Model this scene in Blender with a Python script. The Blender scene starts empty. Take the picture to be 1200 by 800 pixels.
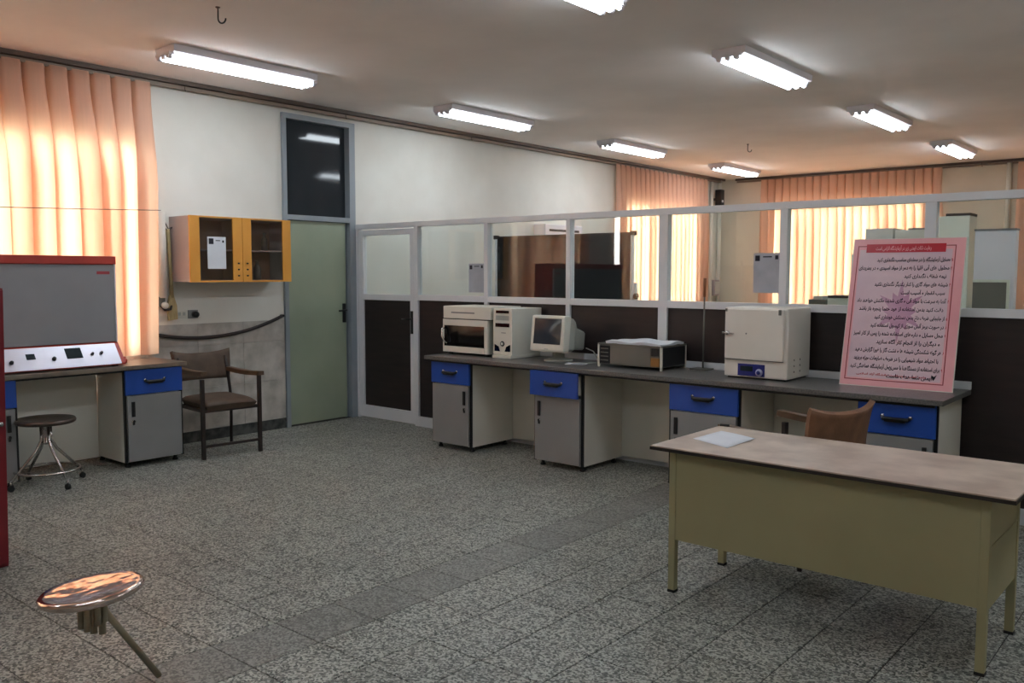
import bpy, bmesh, math, random
from mathutils import Vector, Matrix
random.seed(7)
SC = bpy.context.scene
COL = SC.collection
PI = math.pi

# ------------------------------------------------------------------ camera, world, exposure
cam_d = bpy.data.cameras.new('camera'); cam = bpy.data.objects.new('camera', cam_d); COL.objects.link(cam)
CAM = Vector((7.28492, -6.06320, 1.54))
yaw, pit, rol = -0.70047, -0.078184, 0.001691
fwd = Vector((math.sin(yaw)*math.cos(pit), math.cos(yaw)*math.cos(pit), math.sin(pit)))
rgt = Vector((math.cos(yaw), -math.sin(yaw), 0)); upv = rgt.cross(fwd)
r2 = rgt*math.cos(rol)+upv*math.sin(rol); u2 = upv*math.cos(rol)-rgt*math.sin(rol)
cam.matrix_world = Matrix(((r2.x, u2.x, -fwd.x, CAM.x), (r2.y, u2.y, -fwd.y, CAM.y), (r2.z, u2.z, -fwd.z, CAM.z), (0, 0, 0, 1)))
cam_d.sensor_width = 36; cam_d.lens = 36*1020.07/1200; cam_d.clip_start = 0.05
SC.camera = cam

w = bpy.data.worlds.new('overcast_sky'); SC.world = w; w.use_nodes = True
bg = w.node_tree.nodes['Background']; bg.inputs[0].default_value = (1.0, 0.98, 0.93, 1); bg.inputs[1].default_value = 17.0
TUBE = 21.0
SC.view_settings.view_transform = 'Standard'; SC.view_settings.look = 'None'
SC.view_settings.exposure = 0.40; SC.view_settings.gamma = 1.0; SC.view_settings.use_curve_mapping = False
SC.cycles.max_bounces = 10; SC.cycles.diffuse_bounces = 5; SC.cycles.transparent_max_bounces = 16
SC.cycles.sample_clamp_indirect = 10.0
SC.cycles.use_denoising = True

# ------------------------------------------------------------------ materials
def srgb(h):
    def f(c):
        c /= 255.0
        return c/12.92 if c <= 0.04045 else ((c+0.055)/1.055)**2.4
    return tuple(f(c) for c in h)+(1,)

def pm(name, c, c2=None, scale=6.0, rough=0.5, metal=0.0, bump=0.0, detail=4, stretch=None, spec=0.5, bscale=None):
    """procedural principled material: two sRGB tones mixed by object-space noise, optional relief"""
    m = bpy.data.materials.new(name); m.use_nodes = True
    nt = m.node_tree; b = nt.nodes['Principled BSDF']
    c2 = c2 or tuple(min(255, max(0, v*0.93)) for v in c)
    tc = nt.nodes.new('ShaderNodeTexCoord'); mp = nt.nodes.new('ShaderNodeMapping')
    nt.links.new(tc.outputs['Object'], mp.inputs[0])
    if stretch: mp.inputs['Scale'].default_value = stretch
    n = nt.nodes.new('ShaderNodeTexNoise'); n.inputs['Scale'].default_value = scale; n.inputs['Detail'].default_value = detail
    nt.links.new(mp.outputs[0], n.inputs['Vector'])
    r = nt.nodes.new('ShaderNodeValToRGB'); r.color_ramp.elements[0].position = 0.35; r.color_ramp.elements[1].position = 0.65
    r.color_ramp.elements[0].color = srgb(c); r.color_ramp.elements[1].color = srgb(c2)
    nt.links.new(n.outputs[0], r.inputs[0]); nt.links.new(r.outputs[0], b.inputs['Base Color'])
    b.inputs['Roughness'].default_value = rough; b.inputs['Metallic'].default_value = metal
    b.inputs['Specular IOR Level'].default_value = spec
    if bump:
        n2 = nt.nodes.new('ShaderNodeTexNoise'); n2.inputs['Scale'].default_value = bscale or scale*8
        nt.links.new(mp.outputs[0], n2.inputs['Vector'])
        bp = nt.nodes.new('ShaderNodeBump'); bp.inputs['Strength'].default_value = bump; bp.inputs['Distance'].default_value = 0.01
        nt.links.new(n2.outputs[0], bp.inputs['Height']); nt.links.new(bp.outputs[0], b.inputs['Normal'])
    return m

def emit(name, c, s):
    m = bpy.data.materials.new(name); m.use_nodes = True; nt = m.node_tree
    nt.nodes.remove(nt.nodes['Principled BSDF']); e = nt.nodes.new('ShaderNodeEmission')
    e.inputs[0].default_value = c; e.inputs[1].default_value = s
    nt.links.new(e.outputs[0], nt.nodes['Material Output'].inputs[0]); return m

def glass(name, tint=(0.93, 0.96, 0.95, 1), boost=0.0, rough=0.0):
    m = bpy.data.materials.new(name); m.use_nodes = True; nt = m.node_tree
    nt.nodes.remove(nt.nodes['Principled BSDF'])
    t = nt.nodes.new('ShaderNodeBsdfTransparent'); t.inputs[0].default_value = tint
    g = nt.nodes.new('ShaderNodeBsdfGlossy'); g.inputs['Roughness'].default_value = rough
    # Schlick reflectance, the same on both faces of the pane
    ge = nt.nodes.new('ShaderNodeNewGeometry'); dt = nt.nodes.new('ShaderNodeVectorMath'); dt.operation = 'DOT_PRODUCT'
    nt.links.new(ge.outputs['Incoming'], dt.inputs[0]); nt.links.new(ge.outputs['Normal'], dt.inputs[1])
    ab = nt.nodes.new('ShaderNodeMath'); ab.operation = 'ABSOLUTE'; nt.links.new(dt.outputs['Value'], ab.inputs[0])
    om = nt.nodes.new('ShaderNodeMath'); om.operation = 'SUBTRACT'; om.inputs[0].default_value = 1.0; nt.links.new(ab.outputs[0], om.inputs[1])
    pw = nt.nodes.new('ShaderNodeMath'); pw.operation = 'POWER'; pw.inputs[1].default_value = 5.0; nt.links.new(om.outputs[0], pw.inputs[0])
    a = nt.nodes.new('ShaderNodeMath'); a.operation = 'MULTIPLY_ADD'; a.inputs[1].default_value = 0.955; a.inputs[2].default_value = 0.04+boost; a.use_clamp = True
    mx = nt.nodes.new('ShaderNodeMixShader'); f = pw
    nt.links.new(f.outputs[0], a.inputs[0]); nt.links.new(a.outputs[0], mx.inputs[0])
    nt.links.new(t.outputs[0], mx.inputs[1]); nt.links.new(g.outputs[0], mx.inputs[2])
    nt.links.new(mx.outputs[0], nt.nodes['Material Output'].inputs[0]); return m

def cloth(name, c, ct, mix=0.5):
    """thin woven curtain: diffuse on the lit side, translucent for daylight behind it"""
    m = bpy.data.materials.new(name); m.use_nodes = True; nt = m.node_tree
    nt.nodes.remove(nt.nodes['Principled BSDF'])
    tc = nt.nodes.new('ShaderNodeTexCoord'); wv = nt.nodes.new('ShaderNodeTexNoise'); wv.inputs['Scale'].default_value = 9
    mp = nt.nodes.new('ShaderNodeMapping'); mp.inputs['Scale'].default_value = (6, 6, 0.4)
    nt.links.new(tc.outputs['Object'], mp.inputs[0]); nt.links.new(mp.outputs[0], wv.inputs['Vector'])
    r = nt.nodes.new('ShaderNodeValToRGB')
    r.color_ramp.elements[0].color = srgb(tuple(v*0.93 for v in c)); r.color_ramp.elements[1].color = srgb(c)
    nt.links.new(wv.outputs[0], r.inputs[0])
    d = nt.nodes.new('ShaderNodeBsdfDiffuse'); nt.links.new(r.outputs[0], d.inputs[0])
    t = nt.nodes.new('ShaderNodeBsdfTranslucent'); t.inputs[0].default_value = ct
    mx = nt.nodes.new('ShaderNodeMixShader'); mx.inputs[0].default_value = mix
    nt.links.new(d.outputs[0], mx.inputs[1]); nt.links.new(t.outputs[0], mx.inputs[2])
    nt.links.new(mx.outputs[0], nt.nodes['Material Output'].inputs[0]); return m

def terrazzo(name, base, light, dark, contrast=1.0, vscale=75):
    m = bpy.data.materials.new(name); m.use_nodes = True; nt = m.node_tree; b = nt.nodes['Principled BSDF']
    tc = nt.nodes.new('ShaderNodeTexCoord'); oi = nt.nodes.new('ShaderNodeObjectInfo')
    mu = nt.nodes.new('ShaderNodeMath'); mu.operation = 'MULTIPLY'; mu.inputs[1].default_value = 57.0
    nt.links.new(oi.outputs['Random'], mu.inputs[0])
    ad = nt.nodes.new('ShaderNodeVectorMath'); ad.operation = 'ADD'
    nt.links.new(tc.outputs['Object'], ad.inputs[0]); nt.links.new(mu.outputs[0], ad.inputs[1])
    v = nt.nodes.new('ShaderNodeTexVoronoi'); v.inputs['Scale'].default_value = vscale
    nt.links.new(ad.outputs[0], v.inputs['Vector'])
    sep = nt.nodes.new('ShaderNodeSeparateColor'); nt.links.new(v.outputs['Color'], sep.inputs[0])
    r = nt.nodes.new('ShaderNodeValToRGB'); r.color_ramp.interpolation = 'CONSTANT'
    e = r.color_ramp.elements; e[0].position = 0; e[0].color = srgb(dark); e[1].position = 0.3; e[1].color = srgb(base)
    x = e.new(0.62); x.color = srgb(light)
    nt.links.new(sep.outputs[0], r.inputs[0])
    # grime at the scale of the floor, and a small tone change from tile to tile
    n = nt.nodes.new('ShaderNodeTexNoise'); n.inputs['Scale'].default_value = 3.0; n.inputs['Detail'].default_value = 5
    nt.links.new(ad.outputs[0], n.inputs['Vector'])
    mr = nt.nodes.new('ShaderNodeMapRange'); mr.inputs[3].default_value = 0.78; mr.inputs[4].default_value = 1.14
    nt.links.new(n.outputs[0], mr.inputs[0])
    mr2 = nt.nodes.new('ShaderNodeMapRange'); mr2.inputs[3].default_value = 0.93; mr2.inputs[4].default_value = 1.06
    nt.links.new(oi.outputs['Random'], mr2.inputs[0])
    mm = nt.nodes.new('ShaderNodeMath'); mm.operation = 'MULTIPLY'
    nt.links.new(mr.outputs[0], mm.inputs[0]); nt.links.new(mr2.outputs[0], mm.inputs[1])
    vm = nt.nodes.new('ShaderNodeVectorMath'); vm.operation = 'SCALE'
    nt.links.new(r.outputs[0], vm.inputs[0]); nt.links.new(mm.outputs[0], vm.inputs['Scale'])
    nt.links.new(vm.outputs[0], b.inputs['Base Color'])
    b.inputs['Roughness'].default_value = 0.42; b.inputs['Specular IOR Level'].default_value = 0.35
    return m

M = {}
M['wall'] = pm('painted_plaster', (228, 226, 218), (221, 218, 209), 2.0, 0.75, bump=0.05)
M['wallfar'] = pm('beige_paint', (222, 212, 194), (214, 203, 186), 2.0, 0.75, bump=0.05)
M['ceil'] = pm('ceiling_paint', (232, 226, 222), (224, 218, 214), 1.5, 0.85, bump=0.04)
M['grout'] = pm('floor_grout', (62, 62, 60), (50, 50, 48), 10, 0.8)
M['tile_a'] = terrazzo('terrazzo_tile', (128, 129, 121), (176, 177, 168), (80, 82, 77), vscale=115)
M['tile_b'] = terrazzo('terrazzo_tile_smooth', (120, 120, 114), (146, 146, 139), (96, 96, 91), vscale=115)
M['stone'] = pm('travertine', (200, 194, 186), (164, 158, 150), 7, 0.5, bump=0.15, detail=8)
M['skirt'] = pm('stained_dark_skirting', (40, 41, 40), (84, 84, 80), 14, 0.6)
M['alu'] = pm('white_aluminium', (224, 227, 231), (217, 220, 225), 3, 0.35, spec=0.5)
M['door_frame'] = pm('grey_blue_steel', (150, 158, 164), (140, 149, 156), 3, 0.5)
M['door'] = pm('green_door_paint', (158, 168, 146), (148, 159, 138), 2, 0.45)
M['darkpanel'] = pm('dark_brown_panel', (44, 33, 32), (34, 26, 26), 3, 0.45, stretch=(1, 1, 8))
M['transom'] = pm('dark_glass', (50, 54, 58), (46, 50, 54), 3, 0.06, spec=0.3)
M['glass'] = glass('clear_pane')
M['winglass'] = glass('window_pane', (0.96, 0.98, 0.98, 1), 0.0)
M['cabglass'] = glass('cabinet_pane', (0.88, 0.85, 0.83, 1), 0.0)
M['curtain'] = cloth('peach_curtain', (236, 192, 170), (0.95, 0.72, 0.50, 1), 0.32)
M['track'] = pm('brown_track', (92, 74, 62), (80, 64, 54), 3, 0.5)
M['tracklite'] = pm('beige_track', (150, 132, 116), (140, 122, 108), 3, 0.5)
M['lamp_body'] = pm('white_lamp_enamel', (232, 228, 234), (226, 221, 228), 3, 0.4)
M['tube'] = emit('lit_tube', (0.84, 0.93, 1.0, 1), TUBE)
M['black'] = pm('black_plastic', (22, 22, 23), (17, 17, 18), 5, 0.4)
M['blackg'] = pm('black_gloss', (12, 12, 13), (10, 10, 11), 5, 0.06, spec=0.6)
M['screen'] = pm('dark_tube_screen', (52, 58, 66), (46, 52, 60), 5, 0.12, spec=0.22)
M['board'] = pm('dark_writing_glass', (34, 38, 40), (31, 35, 37), 5, 0.5, spec=0.08)
M['white'] = pm('white_laminate', (222, 219, 208), (215, 212, 201), 2, 0.5)
M['grey'] = pm('grey_laminate', (138, 138, 138), (131, 131, 131), 3, 0.45)
M['blue'] = pm('blue_laminate', (34, 78, 168), (30, 72, 158), 3, 0.4)
M['counter'] = pm('speckled_worktop', (112, 110, 106), (86, 85, 84), 90, 0.35, detail=2)
M['counterl'] = pm('worn_worktop', (128, 116, 102), (108, 98, 88), 12, 0.35)
M['chrome'] = pm('chrome', (205, 200, 198), (190, 186, 184), 4, 0.16, 1.0)
M['steelworn'] = pm('dented_chrome', (225, 208, 202), (205, 188, 182), 9, 0.12, 1.0, bump=0.8, bscale=11)
M['steelbrown'] = pm('dull_steel_seat', (96, 84, 78), (76, 68, 62), 9, 0.35, 0.7, bump=0.3, bscale=14)
M['tubebrass'] = pm('tarnished_steel', (184, 172, 150), (156, 144, 122), 9, 0.4, 0.6)
M['olive'] = pm('olive_enamel', (162, 157, 122), (154, 149, 115), 2, 0.5, spec=0.3)
M['desktop'] = pm('worn_desk_laminate', (204, 186, 170), (172, 152, 138), 5, 0.4, bump=0.05, detail=8)
M['deskedge'] = pm('dark_desk_edging', (40, 32, 28), None, 4, 0.5)
M['chairfab'] = pm('brown_vinyl', (132, 94, 68), (114, 80, 58), 12, 0.6, bump=0.15)
M['chairdark'] = pm('dark_brown_vinyl', (94, 76, 62), (80, 64, 52), 12, 0.6, bump=0.15)
M['chairmet'] = pm('dark_brown_enamel', (48, 36, 32), (38, 29, 26), 6, 0.4)
M['armwood'] = pm('varnished_armrest', (104, 78, 56), (84, 62, 44), 8, 0.35, stretch=(1, 8, 8))
M['red'] = pm('red_enamel', (186, 62, 50), (172, 54, 44), 4, 0.4)
M['redcab'] = pm('deep_red_enamel', (122, 22, 34), (108, 18, 28), 4, 0.35)
M['sash'] = pm('grey_painted_shutter', (146, 146, 150), (140, 140, 144), 3, 0.5)
M['silver'] = pm('silver_console', (196, 194, 204), (184, 182, 192), 4, 0.3, 0.35)
M['lcd'] = pm('dark_display', (40, 50, 54), (34, 42, 46), 4, 0.5, spec=0.1)
M['orange'] = pm('orange_laminate', (228, 162, 70), (220, 152, 62), 3, 0.4)
M['mauve'] = pm('mauve_grey_side', (176, 164, 164), (168, 156, 156), 3, 0.5)
M['cabin'] = pm('cabinet_inside', (186, 160, 140), (174, 148, 128), 3, 0.7)
M['paper'] = pm('paper', (226, 228, 234), (220, 222, 229), 8, 0.8)
M['papergrey'] = pm('grey_print', (176, 180, 190), (164, 168, 178), 8, 0.8)
M['ink'] = pm('ink', (30, 28, 40), None, 8, 0.8)
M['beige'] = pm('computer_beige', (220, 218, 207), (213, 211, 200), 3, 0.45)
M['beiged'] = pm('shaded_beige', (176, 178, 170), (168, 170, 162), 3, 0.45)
M['ovenwhite'] = pm('oven_enamel', (230, 225, 216), (223, 218, 208), 3, 0.4)
M['metalbox'] = pm('grey_case', (120, 120, 114), (110, 110, 104), 4, 0.4, 0.3)
M['navy'] = pm('navy_label', (34, 40, 130), (28, 34, 112), 6, 0.4)
M['palepur'] = pm('pale_disc', (190, 190, 225), None, 6, 0.4)
M['ltorange'] = pm('orange_sticker', (150, 108, 50), (136, 96, 42), 9, 0.6)
M['wood'] = pm('varnished_wood', (150, 98, 60), (128, 82, 50), 10, 0.5, stretch=(8, 8, 1))
M['straw'] = pm('pale_straw', (192, 172, 128), (164, 144, 100), 14, 0.8, stretch=(12, 12, 1), bump=0.2)
M['pinkbg'] = pm('pink_print', (240, 178, 182), (230, 160, 168), 1.6, 0.35)
M['pinkpanel'] = pm('pale_pink_print', (222, 196, 204), (214, 184, 196), 2.5, 0.35)
M['pinkstar'] = pm('mauve_print', (196, 146, 176), (204, 160, 184), 6, 0.35)
M['redink'] = pm('red_print', (196, 30, 52), (186, 26, 46), 3, 0.35)
M['pinkline'] = pm('dark_pink_print', (170, 64, 72), None, 3, 0.35)
M['pinktext'] = pm('light_pink_lettering', (244, 170, 176), None, 3, 0.5)
M['greenwhite'] = pm('greenish_white_enamel', (226, 231, 218), (219, 224, 211), 3, 0.4)
M['coolwhite'] = pm('cool_white_enamel', (232, 232, 240), (226, 226, 234), 3, 0.4)
M['cardboard'] = pm('grey_card', (214, 211, 204), (205, 202, 194), 5, 0.8)
M['ground'] = pm('outdoor_ground', (196, 190, 178), (180, 176, 164), 0.2, 0.9)
M['hose'] = pm('black_hose', (52, 40, 38), (42, 32, 30), 8, 0.5)
M['cementgrey'] = pm('rubber', (30, 30, 32), None, 5, 0.7)

# ------------------------------------------------------------------ mesh helpers
class B:
    """collects shapes with per-shape materials and builds one mesh object"""
    def __init__(s): s.bm = bmesh.new(); s.mats = []
    def mi(s, m):
        m = M[m] if isinstance(m, str) else m
        if m not in s.mats: s.mats.append(m)
        return s.mats.index(m)
    def box(s, x0, x1, y0, y1, z0, z1, m, bev=0.0, T=None):
        v = [Vector((x, y, z)) for z in (z0, z1) for y in (y0, y1) for x in (x0, x1)]
        if T: v = [T @ p for p in v]
        vs = [s.bm.verts.new(p) for p in v]
        k = s.mi(m); fs = []
        for q in ((0, 2, 3, 1), (4, 5, 7, 6), (0, 1, 5, 4), (2, 6, 7, 3), (0, 4, 6, 2), (1, 3, 7, 5)):
            f = s.bm.faces.new([vs[i] for i in q]); f.material_index = k; fs.append(f)
        if bev > 0:
            es = list({e for f in fs for e in f.edges})
            r = bmesh.ops.bevel(s.bm, geom=es, offset=bev, segments=2, affect='EDGES', profile=0.6)
            for f in r['faces']: f.material_index = k
        return s
    def prism(s, pts, axis, a, b, m):
        """extrude a 2D polygon along axis; pts are in the other two axes, in order"""
        k = s.mi(m)
        def P(p, t):
            c = list(p); c.insert(axis, t); return Vector(c)
        lo = [s.bm.verts.new(P(p, a)) for p in pts]; hi = [s.bm.verts.new(P(p, b)) for p in pts]
        fs = [s.bm.faces.new(lo[::-1]), s.bm.faces.new(hi)]
        n = len(pts)
        for i in range(n):
            fs.append(s.bm.faces.new([lo[i], lo[(i+1) % n], hi[(i+1) % n], hi[i]]))
        for f in fs: f.material_index = k
        bmesh.ops.recalc_face_normals(s.bm, faces=fs)
        return s
    def tube(s, pts, r, m, n=10, closed=False, smooth=True, caps=True):
        k = s.mi(m); pts = [Vector(p) for p in pts]; rings = []
        N = len(pts); rr = r if isinstance(r, (list, tuple)) else [r]*N
        prev = None
        for i, p in enumerate(pts):
            if closed: d = pts[(i+1) % N]-pts[(i-1) % N]
            else: d = pts[min(i+1, N-1)]-pts[max(i-1, 0)]
            d.normalize()
            if prev is None:
                u = d.orthogonal().normalized()
            else:
                u = (prev-d*prev.dot(d)).normalized()
            prev = u; v = d.cross(u)
            rings.append([s.bm.verts.new(p+(u*math.cos(2*PI*j/n)+v*math.sin(2*PI*j/n))*rr[i]) for j in range(n)])
        for i in range(N if closed else N-1):
            a, b = rings[i], rings[(i+1) % N]
            for j in range(n):
                f = s.bm.faces.new([a[j], a[(j+1) % n], b[(j+1) % n], b[j]]); f.material_index = k; f.smooth = smooth
        if caps and not closed:
            f = s.bm.faces.new(rings[0][::-1]); f.material_index = k
            f = s.bm.faces.new(rings[-1]); f.material_index = k
        return s
    def lathe(s, prof, m, n=32, c=(0, 0), T=None, smooth=True):
        """profile [(r, z)...] about the vertical axis through c"""
        k = s.mi(m); rings = []
        for (r, z) in prof:
            if r < 1e-6:
                p = Vector((c[0], c[1], z)); rings.append([s.bm.verts.new(T @ p if T else p)])
            else:
                L = []
                for j in range(n):
                    p = Vector((c[0]+r*math.cos(2*PI*j/n), c[1]+r*math.sin(2*PI*j/n), z)); L.append(s.bm.verts.new(T @ p if T else p))
                rings.append(L)
        for a, b in zip(rings, rings[1:]):
            for j in range(n):
                if len(a) == 1 and len(b) == 1: continue
                if len(a) == 1: q = [a[0], b[(j+1) % n], b[j]]
                elif len(b) == 1: q = [a[j], a[(j+1) % n], b[0]]
                else: q = [a[j], a[(j+1) % n], b[(j+1) % n], b[j]]
                f = s.bm.faces.new(q[::-1] if False else q); f.material_index = k; f.smooth = smooth
        for L, rev in ((rings[0], True), (rings[-1], False)):
            if len(L) > 2:
                f = s.bm.faces.new(L[::-1] if rev else L); f.material_index = k
        return s
    def grid(s, P, nu, nv, m, smooth=True, thick=0.0):
        """P(i,j)->point; a surface, with optional thickness closed round the edge"""
        k = s.mi(m)
        V = [[s.bm.verts.new(P(i, j)) for j in range(nv)] for i in range(nu)]
        fs = []
        for i in range(nu-1):
            for j in range(nv-1):
                f = s.bm.faces.new([V[i][j], V[i+1][j], V[i+1][j+1], V[i][j+1]]); f.material_index = k; f.smooth = smooth; fs.append(f)
        if thick:
            s.bm.normal_update()
            W = [[s.bm.verts.new(V[i][j].co-V[i][j].normal*thick) for j in range(nv)] for i in range(nu)]
            for i in range(nu-1):
                for j in range(nv-1):
                    f = s.bm.faces.new([W[i][j], W[i][j+1], W[i+1][j+1], W[i+1][j]]); f.material_index = k; f.smooth = smooth
            rim = [(i, 0) for i in range(nu)]+[(nu-1, j) for j in range(1, nv)]+[(i, nv-1) for i in range(nu-2, -1, -1)]+[(0, j) for j in range(nv-2, 0, -1)]
            for (a, c) in zip(rim, rim[1:]+rim[:1]):
                f = s.bm.faces.new([V[a[0]][a[1]], W[a[0]][a[1]], W[c[0]][c[1]], V[c[0]][c[1]]]); f.material_index = k
        return s
    def obj(s, name, parent=None, loc=None, recalc=False):
        if recalc: bmesh.ops.recalc_face_normals(s.bm, faces=s.bm.faces[:])
        me = bpy.data.meshes.new(name); s.bm.to_mesh(me); s.bm.free()
        for m in s.mats: me.materials.append(m)
        o = bpy.data.objects.new(name, me); COL.objects.link(o)
        if loc: o.location = loc
        if parent: o.parent = parent
        return o

def thing(name, label, cat, loc=(0, 0, 0), rz=0.0, group=None):
    o = bpy.data.objects.new(name, None); COL.objects.link(o); o.empty_display_size = 0.1
    o.location = loc; o.rotation_euler = (0, 0, rz)
    return tag(o, label, cat, group)
def tag(o, label, cat, group=None):
    o['label'] = label; o['category'] = cat
    if group: o['group'] = group
    return o
def struct(o): o['kind'] = 'structure'; return o
def bx(name, parent, x0, x1, y0, y1, z0, z1, m, bev=0.0, T=None, label=None):
    o = B().box(x0, x1, y0, y1, z0, z1, m, bev, T).obj(name, parent)
    if label: o['label'] = label
    return o
def copy_tree(o, parent=None):
    c = o.copy(); COL.objects.link(c); c.parent = parent
    for ch in list(o.children): copy_tree(ch, c)
    return c

# ------------------------------------------------------------------ room shell
CEIL = 3.20; YF = 8.40; YN = -9.0; XR = 9.6
def holed_wall(name, axis, a0, a1, t0, t1, holes, m):
    """wall along axis (1: along y, 0: along x) with rectangular openings (u0,u1,z0,z1)"""
    b = B(); us = sorted({a0, a1, *[h[0] for h in holes], *[h[1] for h in holes]})
    zs = sorted({0.0, CEIL, *[h[2] for h in holes], *[h[3] for h in holes]})
    for u0, u1 in zip(us, us[1:]):
        run = None
        for z0, z1 in zip(zs, zs[1:]):
            c = ((u0+u1)/2, (z0+z1)/2)
            if any(h[0] < c[0] < h[1] and h[2] < c[1] < h[3] for h in holes):
                if run: _put(b, axis, u0, u1, t0, t1, *run, m); run = None
            else: run = (run[0], z1) if run else (z0, z1)
        if run: _put(b, axis, u0, u1, t0, t1, *run, m)
    return struct(b.obj(name))
def _put(b, axis, u0, u1, t0, t1, z0, z1, m):
    if axis == 1: b.box(t0, t1, u0, u1, z0, z1, m)
    else: b.box(u0, u1, t0, t1, z0, z1, m)

W1 = (-4.05, -2.40, 0.86, 2.66); W2 = (-7.6, -4.92, 0.86, 2.66); W3 = (5.12, 7.35, 0.92, 2.62)
W4 = (0.98, 3.50, 0.92, 2.68); W5 = (4.92, 6.6, 0.92, 2.68)
DOOR = (-0.93, -0.03, 0.0, 3.10)
wall_left = holed_wall('wall_left', 1, YN, YF, -0.08, 0.0, [W1, W2, W3, DOOR], 'wall')
wall_far = holed_wall('wall_far', 0, -0.08, XR+0.2, YF, YF+0.08, [W4, W5], 'wallfar')
struct(bx('wall_right', None, XR, XR+0.2, YN, YF, 0, CEIL, 'wallfar'))
struct(bx('wall_near', None, -0.25, XR+0.2, YN-0.2, YN, 0, CEIL, 'wallfar'))
struct(bx('ceiling', None, -0.25, XR+0.2, YN-0.2, YF+0.25, CEIL, CEIL+0.15, 'ceil'))
floor = struct(bx('floor', None, -0.25, XR+0.2, YN-0.2, YF+0.25, -0.15, -0.004, 'grout'))
struct(bx('ground', None, -60, 60, -60, 70, -4.2, -4.0, 'ground'))
struct(bx('trim_1', None, 0.0, 0.012, -2.30, -0.93, 0.0, 0.10, 'skirt'))

def window(name, axis, h, at):
    """aluminium frame with a mullion and panes in an opening; at = outer face offset"""
    u0, u1, z0, z1 = h; b = B(); fr = 0.05
    def P(bb, a, c, z, zz, t0, t1, m):
        if axis == 1: bb.box(t0, t1, a, c, z, zz, m)
        else: bb.box(a, c, t0, t1, z, zz, m)
    t0, t1 = at, at+0.06
    P(b, u0, u1, z0, z0+fr, t0, t1, 'alu'); P(b, u0, u1, z1-fr, z1, t0, t1, 'alu')
    P(b, u0, u0+fr, z0+fr, z1-fr, t0, t1, 'alu'); P(b, u1-fr, u1, z0+fr, z1-fr, t0, t1, 'alu')
    n = 3; us = [u0+(u1-u0)*i/n for i in range(n+1)]
    for u in us[1:-1]: P(b, u-0.025, u+0.025, z0+fr, z1-fr, t0, t1, 'alu')
    o = struct(b.obj(name))
    for i in range(n):
        g = B(); P(g, us[i]+(fr if i == 0 else 0.025), us[i+1]-(fr if i == n-1 else 0.025), z0+fr, z1-fr, (t0+t1)/2-0.002, (t0+t1)/2+0.002, 'winglass')
        g.obj('pane', o)
    return o
window('window_1', 1, W1, -0.07); window('window_2', 1, W2, -0.07); window('window_3', 1, W3, -0.07)
window('window_4', 0, W4, YF+0.01); window('window_5', 0, W5, YF+0.01)

# terrazzo floor tiles: the nearest as parts, the remainder joined
TP = 0.3125; X0 = 4.0775-TP*16; Y0 = -3.255-TP*20
def pxl(p):
    d = Vector(p)-CAM; z = d.dot(fwd)
    if z < 0.3: return None
    return (600+1020.07*d.dot(r2)/z, 400-1020.07*d.dot(u2)/z)
cells = []
for i in range(0, 60):
    for j in range(0, 60):
        x, y = X0+i*TP, Y0+j*TP
        if x < -0.12 or y < YN or x+TP > XR+0.1 or y+TP > YF+0.05: continue
        q = pxl((x+TP/2, y+TP/2, 0)); d = (Vector((x+TP/2, y+TP/2, 0))-CAM).length
        vis = q is not None and -60 < q[0] < 1260 and 0 < q[1] < 860 and y < 0.0
        cells.append((0 if vis else 1, d, x, y, i))
cells.sort()
def tile_bm(b, x, y, m, g=0.0022, c=0.002):
    k = b.mi(m); h = TP/2
    def ring(r, z): return [b.bm.verts.new((x+sx*r, y+sy*r, z)) for sx, sy in ((-1, -1), (1, -1), (1, 1), (-1, 1))]
    a = ring(h-g, -0.004); t = ring(h-g, -c); u = ring(h-g-c, 0.0)
    for p, q in ((a, t), (t, u)):
        for n in range(4):
            f = b.bm.faces.new([p[n], p[(n+1) % 4], q[(n+1) % 4], q[n]]); f.material_index = k
    f = b.bm.faces.new(u); f.material_index = k
protos = {}
for m in ('tile_a', 'tile_b'):
    b = B(); tile_bm(b, 0, 0, m); protos[m] = b
first = {}
rest = B(); n_t = 0
for (v, d, x, y, i) in cells:
    m = 'tile_b' if abs(x-4.0775) < 0.01 else 'tile_a'
    if v == 0 and n_t < 298:
        if m not in first:
            o = protos[m].obj('floor_tile', floor); first[m] = o
        else:
            o = first[m].copy(); COL.objects.link(o)
        o.parent = floor; o.location = (x+TP/2, y+TP/2, random.uniform(-0.0006, 0.0)); n_t += 1
    else: tile_bm(rest, x+TP/2, y+TP/2, m)
ro = rest.obj('floor_tile', floor); ro['kind'] = 'stuff'

# stone cladding on the lower left wall
rows = [(0.10, 0.49), (0.49, 0.88), (0.88, 1.08)]
ys = [-0.935, -1.40, -1.87, -2.34, -2.81, -3.28, -3.75, -4.22]
for (z0, z1) in rows:
    if z0 < 0.8 or True:
        for ya, yb in zip(ys, ys[1:]):
            if yb < -2.4 and z1 > 0.9: continue
            bx('stone_slab', wall_left, 0.0, 0.014+random.uniform(0, 0.002), yb+0.0015, ya-0.0015, z0+0.0015, z1-0.0015, 'stone')

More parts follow.
